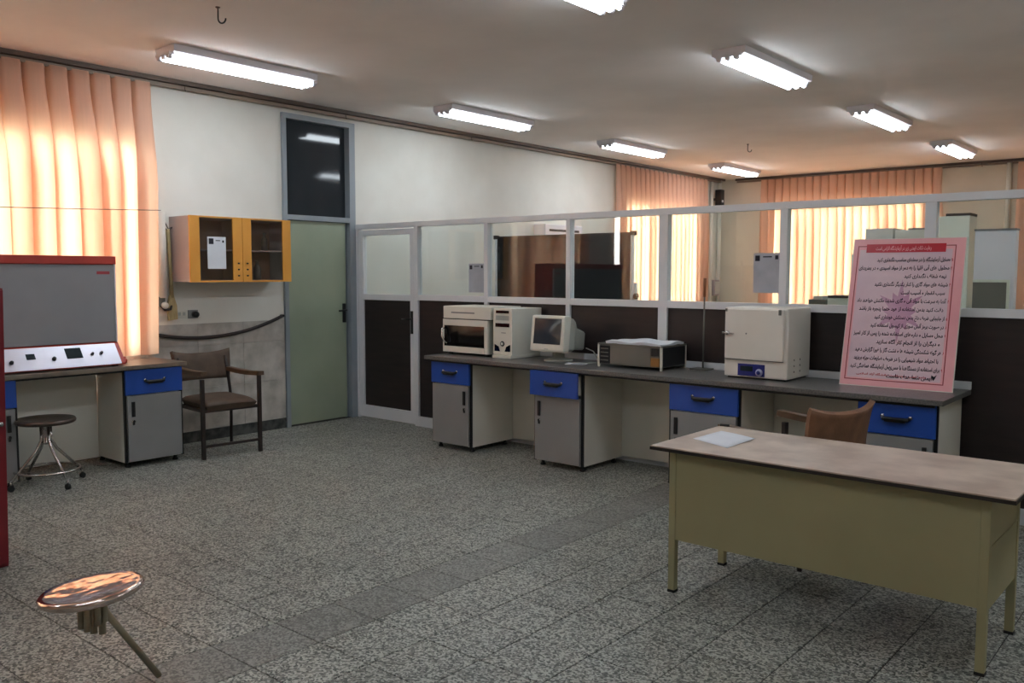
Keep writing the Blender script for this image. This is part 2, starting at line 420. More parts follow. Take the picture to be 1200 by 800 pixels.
# door with dark transom
d = struct(bpy.data.objects.new('door_1', None)); COL.objects.link(d)
b = B(); y0, y1, _, zt = DOOR
b.box(-0.12, 0.03, y0, y0+0.045, 0, zt, 'door_frame'); b.box(-0.12, 0.03, y1-0.075, y1, 0, zt, 'door_frame')
b.box(-0.12, 0.03, y0+0.045, y1-0.075, zt-0.05, zt, 'door_frame'); b.box(-0.12, 0.03, y0+0.045, y1-0.075, 2.065, 2.115, 'door_frame')
b.box(-0.12, -0.04, y1-0.11, y1-0.075, 0, 2.065, 'door_frame'); b.obj('door_frame', d)
leaf = bx('door_leaf', d, -0.045, -0.005, y0+0.047, y1-0.115, 0.012, 2.06, 'door', 0.003)
bx('transom_pane', d, -0.06, -0.05, y0+0.045, y1-0.075, 2.115, zt-0.05, 'transom')
b = B(); b.box(-0.005, 0.006, y1-0.165, y1-0.125, 1.02, 1.22, 'black', 0.004)
b.tube([(0.005, y1-0.145, 1.15), (0.045, y1-0.145, 1.15), (0.052, y1-0.16, 1.15), (0.05, y1-0.25, 1.145)], 0.009, 'black'); b.obj('door_handle', leaf)
b = B(); b.box(-0.16, -0.13, y0-0.05, y1+0.05, 0, 3.15, 'black'); b.obj('leak_shield', d)  # unseen black sheet added behind the door against light leaks

# ------------------------------------------------------------------ curtain rails, curtains
def rail(name, pts, label, hooks):
    t = thing(name, label, 'curtain rail')
    (x0, y0), (x1, y1) = pts
    if x0 == x1:
        bx('rail_channel', t, x0-0.012, x0+0.012, y0, y1, 3.165, 3.20, 'track'); bx('rail_channel', t, x0-0.075, x0-0.05, y0, y1, 3.135, 3.165, 'tracklite')
        bx('rail_strip', t, 0.0, x0-0.075, y0, y1, 3.165, 3.185, 'track')
    else:
        bx('rail_channel', t, x0, x1, y0-0.012, y0+0.012, 3.165, 3.20, 'track'); bx('rail_channel', t, x0, x1, y0+0.05, y0+0.075, 3.135, 3.165, 'tracklite')
    for (hx, hy) in hooks:
        B().tube([(hx, hy, 3.165), (hx, hy, 3.13), (hx+0.01, hy, 3.12), (hx+0.012, hy, 3.13)], 0.004, 'track', 6).obj('rail_hook', t)
    return t
rail('curtain_rail', ((0.13, -8.7), (0.13, 8.25)), 'long brown double curtain rail along the top of the door wall', [(0.10, -1.98), (0.10, -0.2), (0.1, 1.7)])
rail('curtain_rail', ((0.3, 8.32), (9.2, 8.32)), 'brown curtain rail under the ceiling of the far window wall', [(4.2, 8.32)])

def curtain(name, label, axis, u0, u1, off, z0, z1, pitch, seed, depth=0.045, ovmax=0.72, endpull=0.0, startpull=0.0, group=None):
    """pinch-pleated cloth: S-folds that overlap more the further down they hang"""
    rnd = random.Random(seed)
    n = max(3, round((u1-u0)/pitch)); P = (u1-u0)/n
    ks = [(rnd.uniform(0.75, 1.25), rnd.uniform(-0.12, 0.12), rnd.uniform(0.7, 1.3), rnd.uniform(0.5, 1.15)) for _ in range(n+1)]
    NZ = 16; zs = [z1-(z1-z0)*(k/(NZ-1))**1.3 for k in range(NZ)]
    def section(z):
        f = min(1.0, max(0.0, (z1-0.06-z)/0.85)); f = f*f*(3-2*f)
        f0 = min(1.0, (z1-z)/0.08)
        pts = []
        q = (z1-z)/(z1-z0)
        for i in range(n):
            a, b2, c, ov = ks[i]
            s0 = u0+i*P+b2*P*f*q; s1 = u0+(i+1)*P+ks[i+1][1]*P*f*q
            o = P*f*ovmax*ov
            dd = depth*(0.75+0.25*f)*(1+(c-1)*f)*(0.35+0.65*f0)
            w = s1-s0
            e = P*(0.07+0.05*(1-f))
            pts += [(s0+e, dd*0.35), (s0+w*0.25, dd*0.85), (s0+w*0.5, dd*(0.9+0.35*a*f)), (s0+w*0.75+o*0.2, dd*0.9), (s1-e+o*0.6, dd*0.55), (s1-e*0.4+o*0.55, -dd*0.2),
                    (s1-o*0.45, -dd*(1.5-0.6*f)), (s1-o*0.42, -dd*(1.6-0.6*f)-0.004)]
        # catmull-rom smoothing
        out = []
        for i in range(len(pts)-1):
            p0 = pts[max(i-1, 0)]; p1 = pts[i]; p2 = pts[i+1]; p3 = pts[min(i+2, len(pts)-1)]
            for t in (0, 0.5):
                out.append(tuple(0.5*((2*p1[k])+(-p0[k]+p2[k])*t+(2*p0[k]-5*p1[k]+4*p2[k]-p3[k])*t*t+(-p0[k]+3*p1[k]-3*p2[k]+p3[k])*t**3) for k in (0, 1)))
        out.append(pts[-1])
        # the edges hang inwards a little
        res = []
        for (u, v) in out:
            g = (u-u0)/(u1-u0)
            u -= endpull*q*max(0, (g-0.75)/0.25)**1.5; u += startpull*q*max(0, (0.12-g)/0.12)**1.5
            res.append((u, v))
        return res
    rowsz = [section(z) for z in zs]; nu = len(rowsz[0])
    b = B()
    def PT(i, j):
        u, v = rowsz[j][i]
        return Vector((off+v, u, zs[j])) if axis == 1 else Vector((u, off-v, zs[j]))
    b.grid(PT, nu, NZ, 'curtain')
    t = b.obj(name)
    tag(t, label, 'curtain', group)
    return t
curtain('curtain', 'wide peach curtain behind the red and grey chamber, left of the wall cabinet', 1, -4.15, -2.27, 0.075, 0.84, 3.15, 0.165, 3, endpull=0.05, startpull=-0.06)
cc = thing('stretched_cord', 'thin dark cord stretched across the left peach curtain', 'cord')
B().tube([(0.165, -4.2, 1.99), (0.17, -3.5, 2.025), (0.17, -2.9, 2.045), (0.165, -2.27, 2.07), (0.01, -2.24, 2.075)], 0.0035, 'track', 6).obj('cord', cc)
curtain('curtain', 'peach curtain at the near end of the door wall, beyond the left picture edge', 1, -8.5, -5.06, 0.075, 0.84, 3.15, 0.165, 5)
curtain('curtain', 'peach curtain on the door wall behind the glass partition, in the far left corner', 1, 4.84, 7.72, 0.075, 0.5, 3.15, 0.14, 11, depth=0.032)
curtain('curtain', 'widest far-wall peach curtain, glowing behind the leaning pink notice', 0, 0.76, 3.66, 8.325, 0.5, 3.15, 0.13, 13, depth=0.032, ovmax=0.7)
curtain('curtain', 'peach curtain sliver at the far right, past the white instrument cabinet', 0, 4.66, 6.9, 8.325, 0.5, 3.15, 0.13, 17, depth=0.032)

# ------------------------------------------------------------------ fluorescent ceiling lights
def lamp(x, y0, label, L=1.28):
    t = thing('fluorescent_light', label, 'ceiling light', (x, y0+L/2, CEIL), 0, 'fluorescent batten lights on the ceiling')
    b = B(); b.prism([(-0.135, -0.001), (-0.13, -0.05), (-0.10, -0.058), (0.10, -0.058), (0.13, -0.05), (0.135, -0.001)], 1, -L/2, L/2, 'lamp_body')
    b.obj('housing', t)
    for s in (-1, 1):
        b = B()
        b.box(-0.1, 0.1, s*L/2-0.02, s*L/2+0.02, -0.07, -0.05, 'lamp_body')
        for k in (-1, 0, 1):
            b.tube([(k*0.068, s*(L/2-0.012), -0.078), (k*0.068, s*(L/2+0.02), -0.078)], 0.02, 'lamp_body', 8)
        b.obj('tube_holder', t)
    for k in (-1, 0, 1):
        B().tube([(k*0.068, -L/2+0.02, -0.078), (k*0.068, L/2-0.02, -0.078)], 0.0165, 'tube', 8).obj('fluorescent_tube', t)
    return t
lamp(1.10, -2.70, 'lit fluorescent fixture nearest the left curtain, above the orange wall cabinet')
lamp(1.10, 0.20, 'lit fluorescent fixture above the white panel right of the green door')
lamp(1.08, 3.10, 'lit fluorescent fixture just left of the corner curtain behind the partition')
lamp(1.06, 6.10, 'smallest lit fluorescent fixture, between the two far peach curtains')
lamp(4.27, -2.85, 'lit fluorescent fixture cut by the top edge of the picture')
lamp(4.27, -0.02, 'lit fluorescent fixture second down the right-hand row, above the white oven')
lamp(4.27, 2.84, 'lit fluorescent fixture third down the right-hand row')
lamp(4.27, 5.80, 'lit fluorescent fixture furthest right, last of the right-hand row')
lamp(7.45, -2.85, 'added fill fixture out of view, nearest of the right-hand side row')  # invented third row, added as fill for the desk side
lamp(7.45, 0.00, 'added fill fixture out of view above the right end of the partition')  # extra fill from the same invented row
lamp(7.45, -6.00, 'added fill fixture out of view behind the camera on the right')  # last fill fixture of the invented row
lamp(1.10, -6.00, 'unseen fluorescent fixture added for light behind the left edge')  # unseen, added because the room needs its light
lamp(4.27, -6.00, 'unseen fluorescent fixture added for light overhead of the photographer')  # also unseen, put in to light the near half of the room

def hook(x, y, label):
    t = thing('ceiling_hook', label, 'hook', (x, y, CEIL))
    B().lathe([(0, -0.006), (0.014, -0.006), (0.016, 0)], 'track', 12).obj('hook_plate', t)
    pts = [(0, 0, -0.004), (0, 0, -0.06)]+[(0.022+0.022*math.cos(a), 0.0, -0.075-0.030*math.sin(a)) for a in [PI*(1-i/8*-1)-PI*0 for i in []]]
    arc = [(-0.0+0.025*(1-math.cos(a)), 0.0, -0.07-0.03*math.sin(a)) for a in [PI*i/8 for i in range(9)]]
    B().tube(pts+arc, 0.005, 'black', 8).obj('hook_wire', t)
    t.rotation_euler = (0, 0, 0.6)
hook(2.26, -2.97, 'dark bent wire hook in the ceiling above the left curtain')
hook(2.28, 4.57, 'tiny dark hook in the far ceiling above the partition')

# ------------------------------------------------------------------ glass partition
part = thing('glass_partition', 'white aluminium partition with glass above and dark brown panels below', 'partition', (0, 0, 0))
posts = [(0.945, 0.05), (1.88, 0.045), (2.825, 0.045), (3.755, 0.08), (4.735, 0.055), (5.71, 0.07), (6.68, 0.05), (7.65, 0.05), (8.62, 0.05), (9.57, 0.05)]
ZM0, ZM1, ZT0, ZT1 = 1.27, 1.325, 2.0, 2.05
bx('post', part, 0.002, 0.06, -0.03, 0.03, 0, ZT1, 'alu', 0.002)
for x, wd in posts: bx('post', part, x-wd/2, x+wd/2, -0.032, 0.032, 0, ZT1+0.001, 'alu', 0.002)
bx('top_rail', part, 0.0, XR, -0.035, 0.035, ZT0, ZT1, 'alu', 0.002)
xs = [0.945]+[p[0] for p in posts[1:]]
for (xa, wa), (xb, wb) in zip(posts, posts[1:]):
    a, c = xa+wa/2, xb-wb/2
    bx('mid_rail', part, a, c, -0.03, 0.03, ZM0, ZM1, 'alu', 0.002)
    bx('bottom_rail', part, a, c, -0.03, 0.03, 0.0, 0.10, 'alu', 0.002)
    bx('glass_pane', part, a, c, -0.0025, 0.0025, ZM1, ZT0, 'glass')
    bx('lower_panel', part, a, c, -0.008, 0.008, 0.10, ZM0, 'darkpanel')
# hinged aluminium door at its left end
pd = thing('partition_door', 'white aluminium door with dark lower panel, right beside the green door', 'door', (0, 0, 0))
a, c = 0.065, 0.915
b = B(); 
b.box(a, a+0.07, -0.028, 0.028, 0.015, 1.985, 'alu', 0.002); b.box(c-0.06, c, -0.028, 0.028, 0.015, 1.985, 'alu', 0.002)
b.box(a+0.07, c-0.06, -0.028, 0.028, 1.93, 1.985, 'alu', 0.002); b.box(a+0.07, c-0.06, -0.028, 0.028, 1.26, 1.32, 'alu', 0.002)
b.box(a+0.07, c-0.06, -0.028, 0.028, 0.015, 0.14, 'alu', 0.002); b.obj('door_frame', pd)
bx('glass_pane', pd, a+0.07, c-0.06, -0.0025, 0.0025, 1.32, 1.93, 'glass')
bx('lower_panel', pd, a+0.07, c-0.06, -0.008, 0.008, 0.14, 1.26, 'darkpanel')
b = B(); b.box(c-0.05, c-0.015, -0.034, -0.028, 0.93, 1.16, 'black', 0.002); b.tube([(c-0.033, -0.034, 1.08), (c-0.033, -0.075, 1.08), (c-0.045, -0.08, 1.08), (c-0.13, -0.08, 1.075)], 0.008, 'black', 8)
b.obj('door_handle', pd)

# notices taped to the glass
def notice(name, label, x0, x1, z0, z1, y):
    t = thing(name, label, 'notice')
    bx('sheet', t, x0, x1, y-0.001, y, z0, z1, 'papergrey')
    b = B(); W = x1-x0; H = z1-z0
    b.box(x0+W*0.06, x0+W*0.24, y-0.0015, y-0.001, z1-H*0.2, z1-H*0.06, 'ink'); b.box(x0+W*0.82, x0+W*0.94, y-0.0015, y-0.001, z1-H*0.16, z1-H*0.06, 'ink')
    b.box(x0+W*0.36, x0+W*0.7, y-0.0015, y-0.001, z1-H*0.11, z1-H*0.08, 'ink'); b.obj('printed_header', t)
notice('notice_sheet', 'pale notice sheet on the glass above the microwave oven', 1.64, 1.83, 1.36, 1.63, -0.0035)
notice('notice_sheet', 'pale notice sheet on the glass above the white oven', 4.50, 4.70, 1.40, 1.69, -0.0035)

# ------------------------------------------------------------------ laboratory benches
ZB = 0.815
bench = thing('lab_bench', 'long grey-topped laboratory bench standing along the glass partition', 'bench')
bx('worktop', bench, 1.745, 5.99, -0.70, -0.04, ZB-0.032, ZB, 'counter', 0.004)
bx('backsplash', bench, 1.745, 5.99, -0.062, -0.036, ZB, ZB+0.05, 'alu', 0.003)
for xa, xb in ((2.25, 2.97), (3.42, 4.19), (4.71, 5.50)):
    bx('knee_panel', bench, xa, xb, -0.085, -0.067, 0.05, ZB-0.034, 'white')
bx('worktop_batten', bench, 1.80, 5.94, -0.672, -0.655, ZB-0.05, ZB-0.032, 'black')

def cabinet(label, x, y, w, rz, lock_right, drawer_out=0.0, group='grey and blue bench cabinets'):
    """local: front faces -y, x from 0 to w, depth 0.55 behind"""
    D = 0.555; H = ZB-0.035
    t = thing('base_cabinet', label, 'cabinet', (x, y, 0), rz, group)
    b = B(); z0 = 0.045
    b.box(0, 0.018, 0.02, D, z0, H, 'white'); b.box(w-0.018, w, 0.02, D, z0, H, 'white'); b.box(0.018, w-0.018, D-0.012, D, z0, H, 'white')
    b.box(0.018, w-0.018, 0.02, D-0.012, z0, z0+0.018, 'white'); b.box(0.018, w-0.018, 0.02, D-0.012, H-0.018, H, 'white')
    b.box(0.018, w-0.018, 0.03, D-0.012, 0.56, 0.575, 'white'); b.obj('carcass', t)
    bx('edge_strip', t, -0.004, 0.014, 0.0, 0.019, z0, H, 'black'); bx('edge_strip', t, w-0.014, w+0.004, 0.0, 0.019, z0, H, 'black')
    dr = bx('door', t, 0.016, w-0.016, -0.018, -0.001, z0+0.01, 0.575, 'grey', 0.002)
    hx = w-0.06 if lock_right else 0.06
    B().box(hx-0.013, hx+0.013, -0.030, -0.018, 0.41, 0.53, 'black', 0.004).obj('pull_handle', dr)
    b = B(); b.box(hx-0.008, hx+0.008, -0.026, -0.018, 0.345, 0.385, 'black', 0.002); b.lathe([(0, 0), (0.014, 0), (0.014, 0.006), (0, 0.006)], 'chrome', 12, T=Matrix.Translation((hx, -0.019, 0.372)) @ Matrix.Rotation(PI/2, 4, 'X'))
    b.obj('lock', dr)
    o = -drawer_out
    dw = bx('drawer', t, 0.004, w-0.004, -0.020+o, -0.001+o, 0.582, H-0.004, 'blue', 0.002)
    if drawer_out:
        b = B(); b.box(0.03, w-0.03, -0.001+o, 0.25, 0.60, H-0.03, 'beige'); b.obj('drawer_box', dw)
    b = B(); cz = 0.685
    b.tube([(w/2-0.075, -0.018+o, cz), (w/2-0.07, -0.040+o, cz-0.005), (w/2+0.07, -0.040+o, cz-0.005), (w/2+0.075, -0.018+o, cz)], 0.012, 'black', 8)
    b.box(w/2-0.06, w/2+0.06, -0.046+o, -0.034+o, cz-0.024, cz+0.002, 'black', 0.003)
    b.lathe([(0, 0), (0.011, 0), (0.011, 0.004), (0, 0.004)], 'chrome', 12, T=Matrix.Translation((w/2-0.078, -0.020+o, cz+0.008)) @ Matrix.Rotation(PI/2, 4, 'X'))
    b.lathe([(0, 0), (0.011, 0), (0.011, 0.004), (0, 0.004)], 'chrome', 12, T=Matrix.Translation((w/2+0.082, -0.020+o, cz+0.008)) @ Matrix.Rotation(PI/2, 4, 'X'))
    b.obj('drawer_handle', dw)
    for fx in (0.04, w-0.04):
        for fy in (0.06, D-0.06):
            B().lathe([(0.022, 0.0), (0.022, 0.012), (0.014, 0.02), (0.014, z0)], 'black', 10, (fx, fy)).obj('foot', t)
    return t
YC = -0.648
cabinet('grey and blue bench cabinet under the microwave oven, nearest the aluminium door', 1.80, YC, 0.46, 0, True)
cabinet('grey and blue bench cabinet under the computer monitor, its drawer slightly open', 2.96, YC, 0.47, 0, False, 0.05)
cabinet('bench cabinet below the white oven, half hidden behind the desk corner', 4.19, YC, 0.53, 0, False)
cabinet('bench cabinet under the pink notice at the right end of the long bench', 5.50, YC, 0.45, 0, True)

lb = thing('lab_bench', 'wood-toned laboratory bench under the left curtain carrying the red chamber', 'bench')
bx('worktop', lb, 0.16, 0.66, -6.6, -2.345, ZB-0.032, ZB, 'counterl', 0.004)
bx('knee_panel', lb, 0.16, 0.178, -3.66, -2.87, 0.04, ZB-0.034, 'white')
bx('worktop_batten', lb, 0.60, 0.615, -6.5, -2.40, ZB-0.05, ZB-0.032, 'black')
cabinet('grey and blue cabinet under the left bench, beside the brown armchair', 0.625, -2.86, 0.48, PI/2, False)
cabinet('mostly hidden cabinet under the left bench behind the red cupboard', 0.625, -4.12, 0.48, PI/2, True)

# ------------------------------------------------------------------ safety chamber on the left bench
ch = thing('safety_cabinet', 'large chamber with grey shutter, red edging and silver control console', 'laboratory cabinet', (0, 0, ZB))
YA, YB = -4.45, -2.83
b = B(); b.box(0.17, 0.47, YA, YB, 0.015, 0.85, 'red', 0.006); b.obj('housing', ch)
sash = bx('shutter', ch, 0.47, 0.482, YA+0.03, YB-0.012, 0.185, 0.785, 'sash', 0.003)
bx('name_badge', sash, 0.4822, 0.4832, YB-0.145, YB-0.045, 0.712, 0.735, 'pinkline')
bx('top_edging', ch, 0.46, 0.495, YA, YB+0.002, 0.79, 0.852, 'red', 0.004)
bx('side_edging', ch, 0.468, 0.486, YB-0.010, YB+0.001, 0.18, 0.79, 'lamp_body')
b = B(); b.prism([(0.47, 0.012), (0.60, 0.012), (0.60, 0.028), (0.487, 0.172), (0.47, 0.18)], 1, YA, YB+0.002, 'red'); b.obj('console_body', ch)
n = Vector((0.144, 0, 0.113)).normalized(); tvec = Vector((-0.113, 0, 0.144)).normalized()
T = Matrix(((0, tvec.x, n.x, 0.60), (1, 0, 0, 0), (0, tvec.z, n.z, 0.028), (0, 0, 0, 1)))   # local (along y, up slope, out)
con = bx('console_plate', ch, YA+0.004, YB-0.03, -0.012, 0.181, 0.0, 0.004, 'silver', 0, T)
def cons(y0, y1, s0, s1, h, m, nm):
    o = bx(nm, con, y0, y1, s0, s1, 0.003, 0.003+h, m, 0, T); return o
cons(-3.25, -3.135, 0.065, 0.155, 0.006, 'lcd', 'display'); cons(-3.53, -3.47, 0.08, 0.125, 0.006, 'lcd', 'display'); cons(-3.80, -3.70, 0.04, 0.14, 0.006, 'blackg', 'display')
for ky, ks_, kr in ((-3.64, 0.06, 0.015), (-3.345, 0.07, 0.016), (-3.06, 0.09, 0.012), (-2.99, 0.095, 0.012)):
    B().lathe([(0, 0.003), (kr, 0.003), (kr*0.8, 0.022), (0, 0.022)], 'black', 14, T=T @ Matrix.Translation((ky, ks_, 0))).obj('knob', con)
b = B()
for fy in (YA+0.1, YB-0.06):
    for fx in (0.2, 0.55): b.box(fx-0.015, fx+0.015, fy-0.02, fy+0.02, 0, 0.016, 'black')
b.obj('feet', ch)
rv = thing('red_valve', 'small dark red valve lying on the left bench beside the chamber', 'valve', (0.40, -2.745, ZB))
B().lathe([(0, 0.0), (0.024, 0.0), (0.026, 0.03), (0.018, 0.036), (0.018, 0.05), (0.012, 0.052), (0, 0.052)], 'red', 16).obj('valve_body', rv)
B().tube([(0.0, -0.022, 0.02), (0.0, -0.045, 0.02)], 0.008, 'chrome', 8).obj('valve_nozzle', rv)

# red steel cupboard cut by the left edge
rc = thing('red_cupboard', 'tall deep red steel cupboard at the left edge of the picture', 'cupboard', (2.40, -4.348, 0))
rc.rotation_euler = (-0.020, 0, 0)
b = B(); b.box(-0.45, -0.02, -0.62, 0, 0.0, 1.46, 'redcab', 0.006); b.obj('body', rc)
dr = bx('door', rc, -0.018, 0.0, -0.60, -0.006, 0.02, 1.45, 'redcab', 0.004)
b = B(); b.lathe([(0, 0), (0.014, 0), (0.012, 0.02), (0, 0.022)], 'chrome', 14, T=Matrix.Translation((0.0, -0.035, 0.76)) @ Matrix.Rotation(PI/2, 4, 'Y')); b.obj('lock', dr)
bx('top_box', rc, -0.40, -0.05, -0.60, -0.035, 1.46, 1.64, 'redcab', 0.006)
b = B(); b.tube([(-0.08, -0.075, 1.64), (-0.08, -0.075, 1.69), (-0.08, -0.05, 1.70)], 0.012, 'black', 8); b.obj('stop_knob', rc)

# ------------------------------------------------------------------ stools
def wavy(r, z, ph, a): return [(r, z)]
st = thing('steel_stool', 'round steel stool on castors under the left bench', 'stool', (0.68, -3.47, 0), 0.12)
B().lathe([(0, 0.462), (0.12, 0.46), (0.19, 0.455), (0.2, 0.462), (0.202, 0.475), (0.195, 0.488), (0.15, 0.483), (0.08, 0.478), (0, 0.476)], 'steelbrown', 40).obj('seat', st)
B().lathe([(0.05, 0.455), (0.05, 0.44), (0.03, 0.43), (0.03, 0.32), (0.036, 0.31), (0.02, 0.30)], 'chrome', 16).obj('column', st)
for k in range(4):
    a = k*PI/2; c_, s_ = math.cos(a), math.sin(a)
    lg = B().tube([(c_*0.034, s_*0.034, 0.43), (c_*0.036, s_*0.036, 0.33), (c_*0.075, s_*0.075, 0.26), (c_*0.26, s_*0.26, 0.065)], 0.011, 'chrome', 10).obj('leg', st)
    b = B(); b.tube([(c_*0.26, s_*0.26, 0.07), (c_*0.262, s_*0.262, 0.035)], 0.009, 'chrome', 8)
    b.tube([(c_*0.262-s_*0.012, s_*0.262+c_*0.012, 0.021), (c_*0.262+s_*0.012, s_*0.262-c_*0.012, 0.021)], 0.021, 'black', 14); b.obj('castor', lg)
B().tube([(0.215*math.cos(2*PI*i/32), 0.215*math.sin(2*PI*i/32), 0.115) for i in range(32)], 0.009, 'chrome', 8, closed=True).obj('foot_ring', st)

st = thing('steel_stool', 'nearest dented chrome stool, tilted seat, only one splayed leg showing', 'stool', (4.298, -4.762, 0))
axis = fwd.copy(); axis.z = 0
T2 = Matrix.Translation((0, 0, 0.447)) @ Matrix.Rotation(math.radians(-5.5), 4, axis.normalized())
B().lathe([(0, -0.022), (0.10, -0.020), (0.155, -0.016), (0.168, -0.006), (0.170, 0.006), (0.162, 0.014), (0.14, 0.010), (0.08, 0.004), (0, 0.003)], 'steelworn', 48, T=T2).obj('seat', st)
b = B()
rnd = random.Random(2)
for k in range(7):
    a = k*2*PI/7; b.tube([(0.036*math.cos(a), 0.036*math.sin(a), 0.43), (0.036*math.cos(a), 0.036*math.sin(a), 0.31+rnd.uniform(-0.03, 0.03))], 0.013, 'tubebrass', 8)
b.lathe([(0.03, 0.33), (0.03, 0.43)], 'tubebrass', 12); b.obj('column', st)
B().tube([(0.005, 0.035, 0.38), (0.0, 0.06, 0.335), (-0.104, 0.283, 0.0135)], 0.012, 'tubebrass', 10).obj('leg', st)

# ------------------------------------------------------------------ armchairs
def armchair(label, x, y, rz, fab):
    t = thing('armchair', label, 'chair', (x, y, 0), rz)
    for s in (-1, 1):
        bx('leg', t, 0.225, 0.255, s*0.255-0.015, s*0.255+0.015, 0, 0.665, 'chairmet', 0.003)
        B().tube([(-0.25, s*0.235, 0.0), (-0.235, s*0.235, 0.42), (-0.27, s*0.225, 0.66), (-0.30, s*0.215, 0.80)], 0.014, 'chairmet', 8).obj('leg', t)
        # armrest: slightly dished wooden bar
        def arm(i, j, s=s):
            q = i/9.0; xx = -0.27+0.55*q
            zz = 0.70-0.010*math.sin(q*PI)
            wd = 0.027+0.008*math.sin(q*PI)
            return Vector((xx, s*(0.255-0.02*(1-q))+(-wd if j == 0 else wd), zz))
        B().grid(arm, 10, 2, 'armwood', thick=0.034*s).obj('armrest', t)
    b = B(); b.box(0.228, 0.25, -0.24, 0.24, 0.095, 0.118, 'chairmet', 0.003); b.obj('front_stretcher', t)
    b = B(); b.box(-0.235, 0.235, -0.245, -0.222, 0.385, 0.41, 'chairmet'); b.box(-0.235, 0.235, 0.222, 0.245, 0.385, 0.41, 'chairmet'); b.box(0.205, 0.235, -0.24, 0.24, 0.385, 0.41, 'chairmet'); b.box(-0.235, -0.21, -0.24, 0.24, 0.385, 0.41, 'chairmet'); b.obj('seat_frame', t)
    def seat(i, j):
        u = i/12*2-1; v = j/12*2-1
        r = 1-0.06*(abs(u)**4*abs(v)**4)
        edge = max(abs(u), abs(v)); z = 0.485-0.03*edge**6+0.012*(1-v*v)-0.018*max(0, u)**3
        return Vector((u*0.262*r+0.005, v*0.238*r, z))
    B().grid(seat, 13, 13, fab, thick=0.06).obj('seat', t)
    def back(i, j):
        u = i/14*2-1; v = j/8
        # curved round the sitter, top corners rise like ears
        z = 0.60+v*0.245+0.022*v*abs(u)**3-0.012*v*(1-abs(u)**2)
        hw = 0.262-0.02*(1-v)
        return Vector((-0.305+0.05*u*u-0.035*v-0.012*abs(v*2-1)**4, u*hw, z))
    B().grid(back, 15, 9, fab, thick=0.03).obj('backrest', t)
    return t
armchair('dark brown armchair with wooden arms, between left bench and green door', 0.555, -2.005, -0.09, 'chairdark')
armchair('brown armchair pushed between the olive desk and the long bench', 5.40, -1.43, 2.88, 'chairfab')

# ------------------------------------------------------------------ olive desk
dk = thing('office_desk', 'olive green steel desk with worn beige top in the right foreground', 'desk', (5.205, -2.42, 0), -0.008)
DW, DD = 1.385, 0.55
top = bx('desktop', dk, -0.07, DW+0.09, -0.06, DD+0.09, 0.703, 0.720, 'desktop', 0.002)
b = B(); b.box(-0.073, DW+0.093, -0.063, DD+0.093, 0.699, 0.714, 'deskedge'); b.obj('edge_band', top)
for lx, ly in ((0, 0), (DW-0.035, 0), (0, DD-0.035), (DW-0.035, DD-0.035)):
    lg = bx('leg', dk, lx, lx+0.035, ly, ly+0.035, 0.012, 0.699, 'olive', 0.003)
    bx('foot_cap', lg, lx-0.001, lx+0.036, ly-0.001, ly+0.036, 0, 0.013, 'cementgrey')
bx('front_panel', dk, 0.035, DW-0.035, 0.004, 0.016, 0.262, 0.699, 'olive')
bx('side_panel', dk, 0.004, 0.016, 0.035, DD-0.035, 0.29, 0.699, 'olive')
sp = bx('side_panel', dk, DW-0.016, DW-0.004, 0.035, DD-0.035, 0.25, 0.699, 'olive')
bx('panel_seam', sp, DW-0.004, DW-0.001, 0.036, DD-0.036, 0.50, 0.503, 'olive')
b = B(); b.box(DW-0.42, DW-0.016, 0.03, DD-0.04, 0.27, 0.69, 'olive'); b.obj('drawer_pedestal', dk)
sh = thing('paper_sheet', 'loose white sheet of paper on the desk top near its left corner', 'paper', (5.213, -2.207, 0.7205), 0.0)
def pap(i, j):
    u = i/6; v = j/4
    return Vector((u*0.236+v*0.009, u*-0.105+v*0.287, 0.0012+0.003*math.sin(u*PI)*math.sin(v*2)+0.004*u*v))
B().grid(pap, 7, 5, 'paper', thick=0.0006).obj('sheet', sh)
b = thing('small_clip', 'tiny dark clip lying at the far left edge of the desk top', 'clip', (5.17, -1.775, 0.7205), 0.4)
B().box(-0.025, 0.025, -0.008, 0.008, 0, 0.012, 'black', 0.003).obj('clip_body', b)

# ------------------------------------------------------------------ things on the long bench
mw = thing('microwave_oven', 'white microwave oven with black window at the bench\'s left end', 'microwave', (1.75, -0.455, ZB))
W, D_, H = 0.54, 0.37, 0.315
b = B()
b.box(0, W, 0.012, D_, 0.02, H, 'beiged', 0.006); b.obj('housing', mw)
dr = B(); dr.box(0, 0.495, -0.012, 0.012, 0.022, 0.075, 'white', 0.003); dr.box(0, 0.54, -0.012, 0.012, H-0.055, H, 'white', 0.003); dr.box(0.50, 0.54, -0.012, 0.012, 0.022, H-0.055, 'white', 0.003); dr.box(0.0, 0.015, -0.012, 0.012, 0.07, H-0.055, 'white'); dr = dr.obj('front_frame', mw)
bx('window', mw, 0.012, 0.50, -0.010, 0.010, 0.07, H-0.053, 'blackg')
B().tube([(0.03, -0.012, H-0.07), (0.022, -0.045, H-0.09), (0.03, -0.055, H-0.15), (0.05, -0.045, H-0.20), (0.065, -0.012, H-0.215)], 0.009, 'chrome', 10).obj('door_handle', mw)
for fx in (0.05, W-0.05):
    for fy in (0.04, D_-0.05): B().lathe([(0.02, 0), (0.024, 0.022)], 'black', 12, (fx, fy)).obj('foot', mw)
sb = thing('flat_printer', 'flat white slotted machine lying on top of the microwave oven', 'printer', (1.76, -0.47, ZB+H))
b = B(); b.box(0, 0.57, 0, 0.41, 0.008, 0.118, 'white', 0.006); b.obj('housing', sb)
bx('paper_slot', sb, 0.10, 0.38, -0.002, 0.002, 0.055, 0.068, 'grey'); bx('base_plate', sb, 0.01, 0.52, 0.005, 0.35, 0, 0.009, 'black')

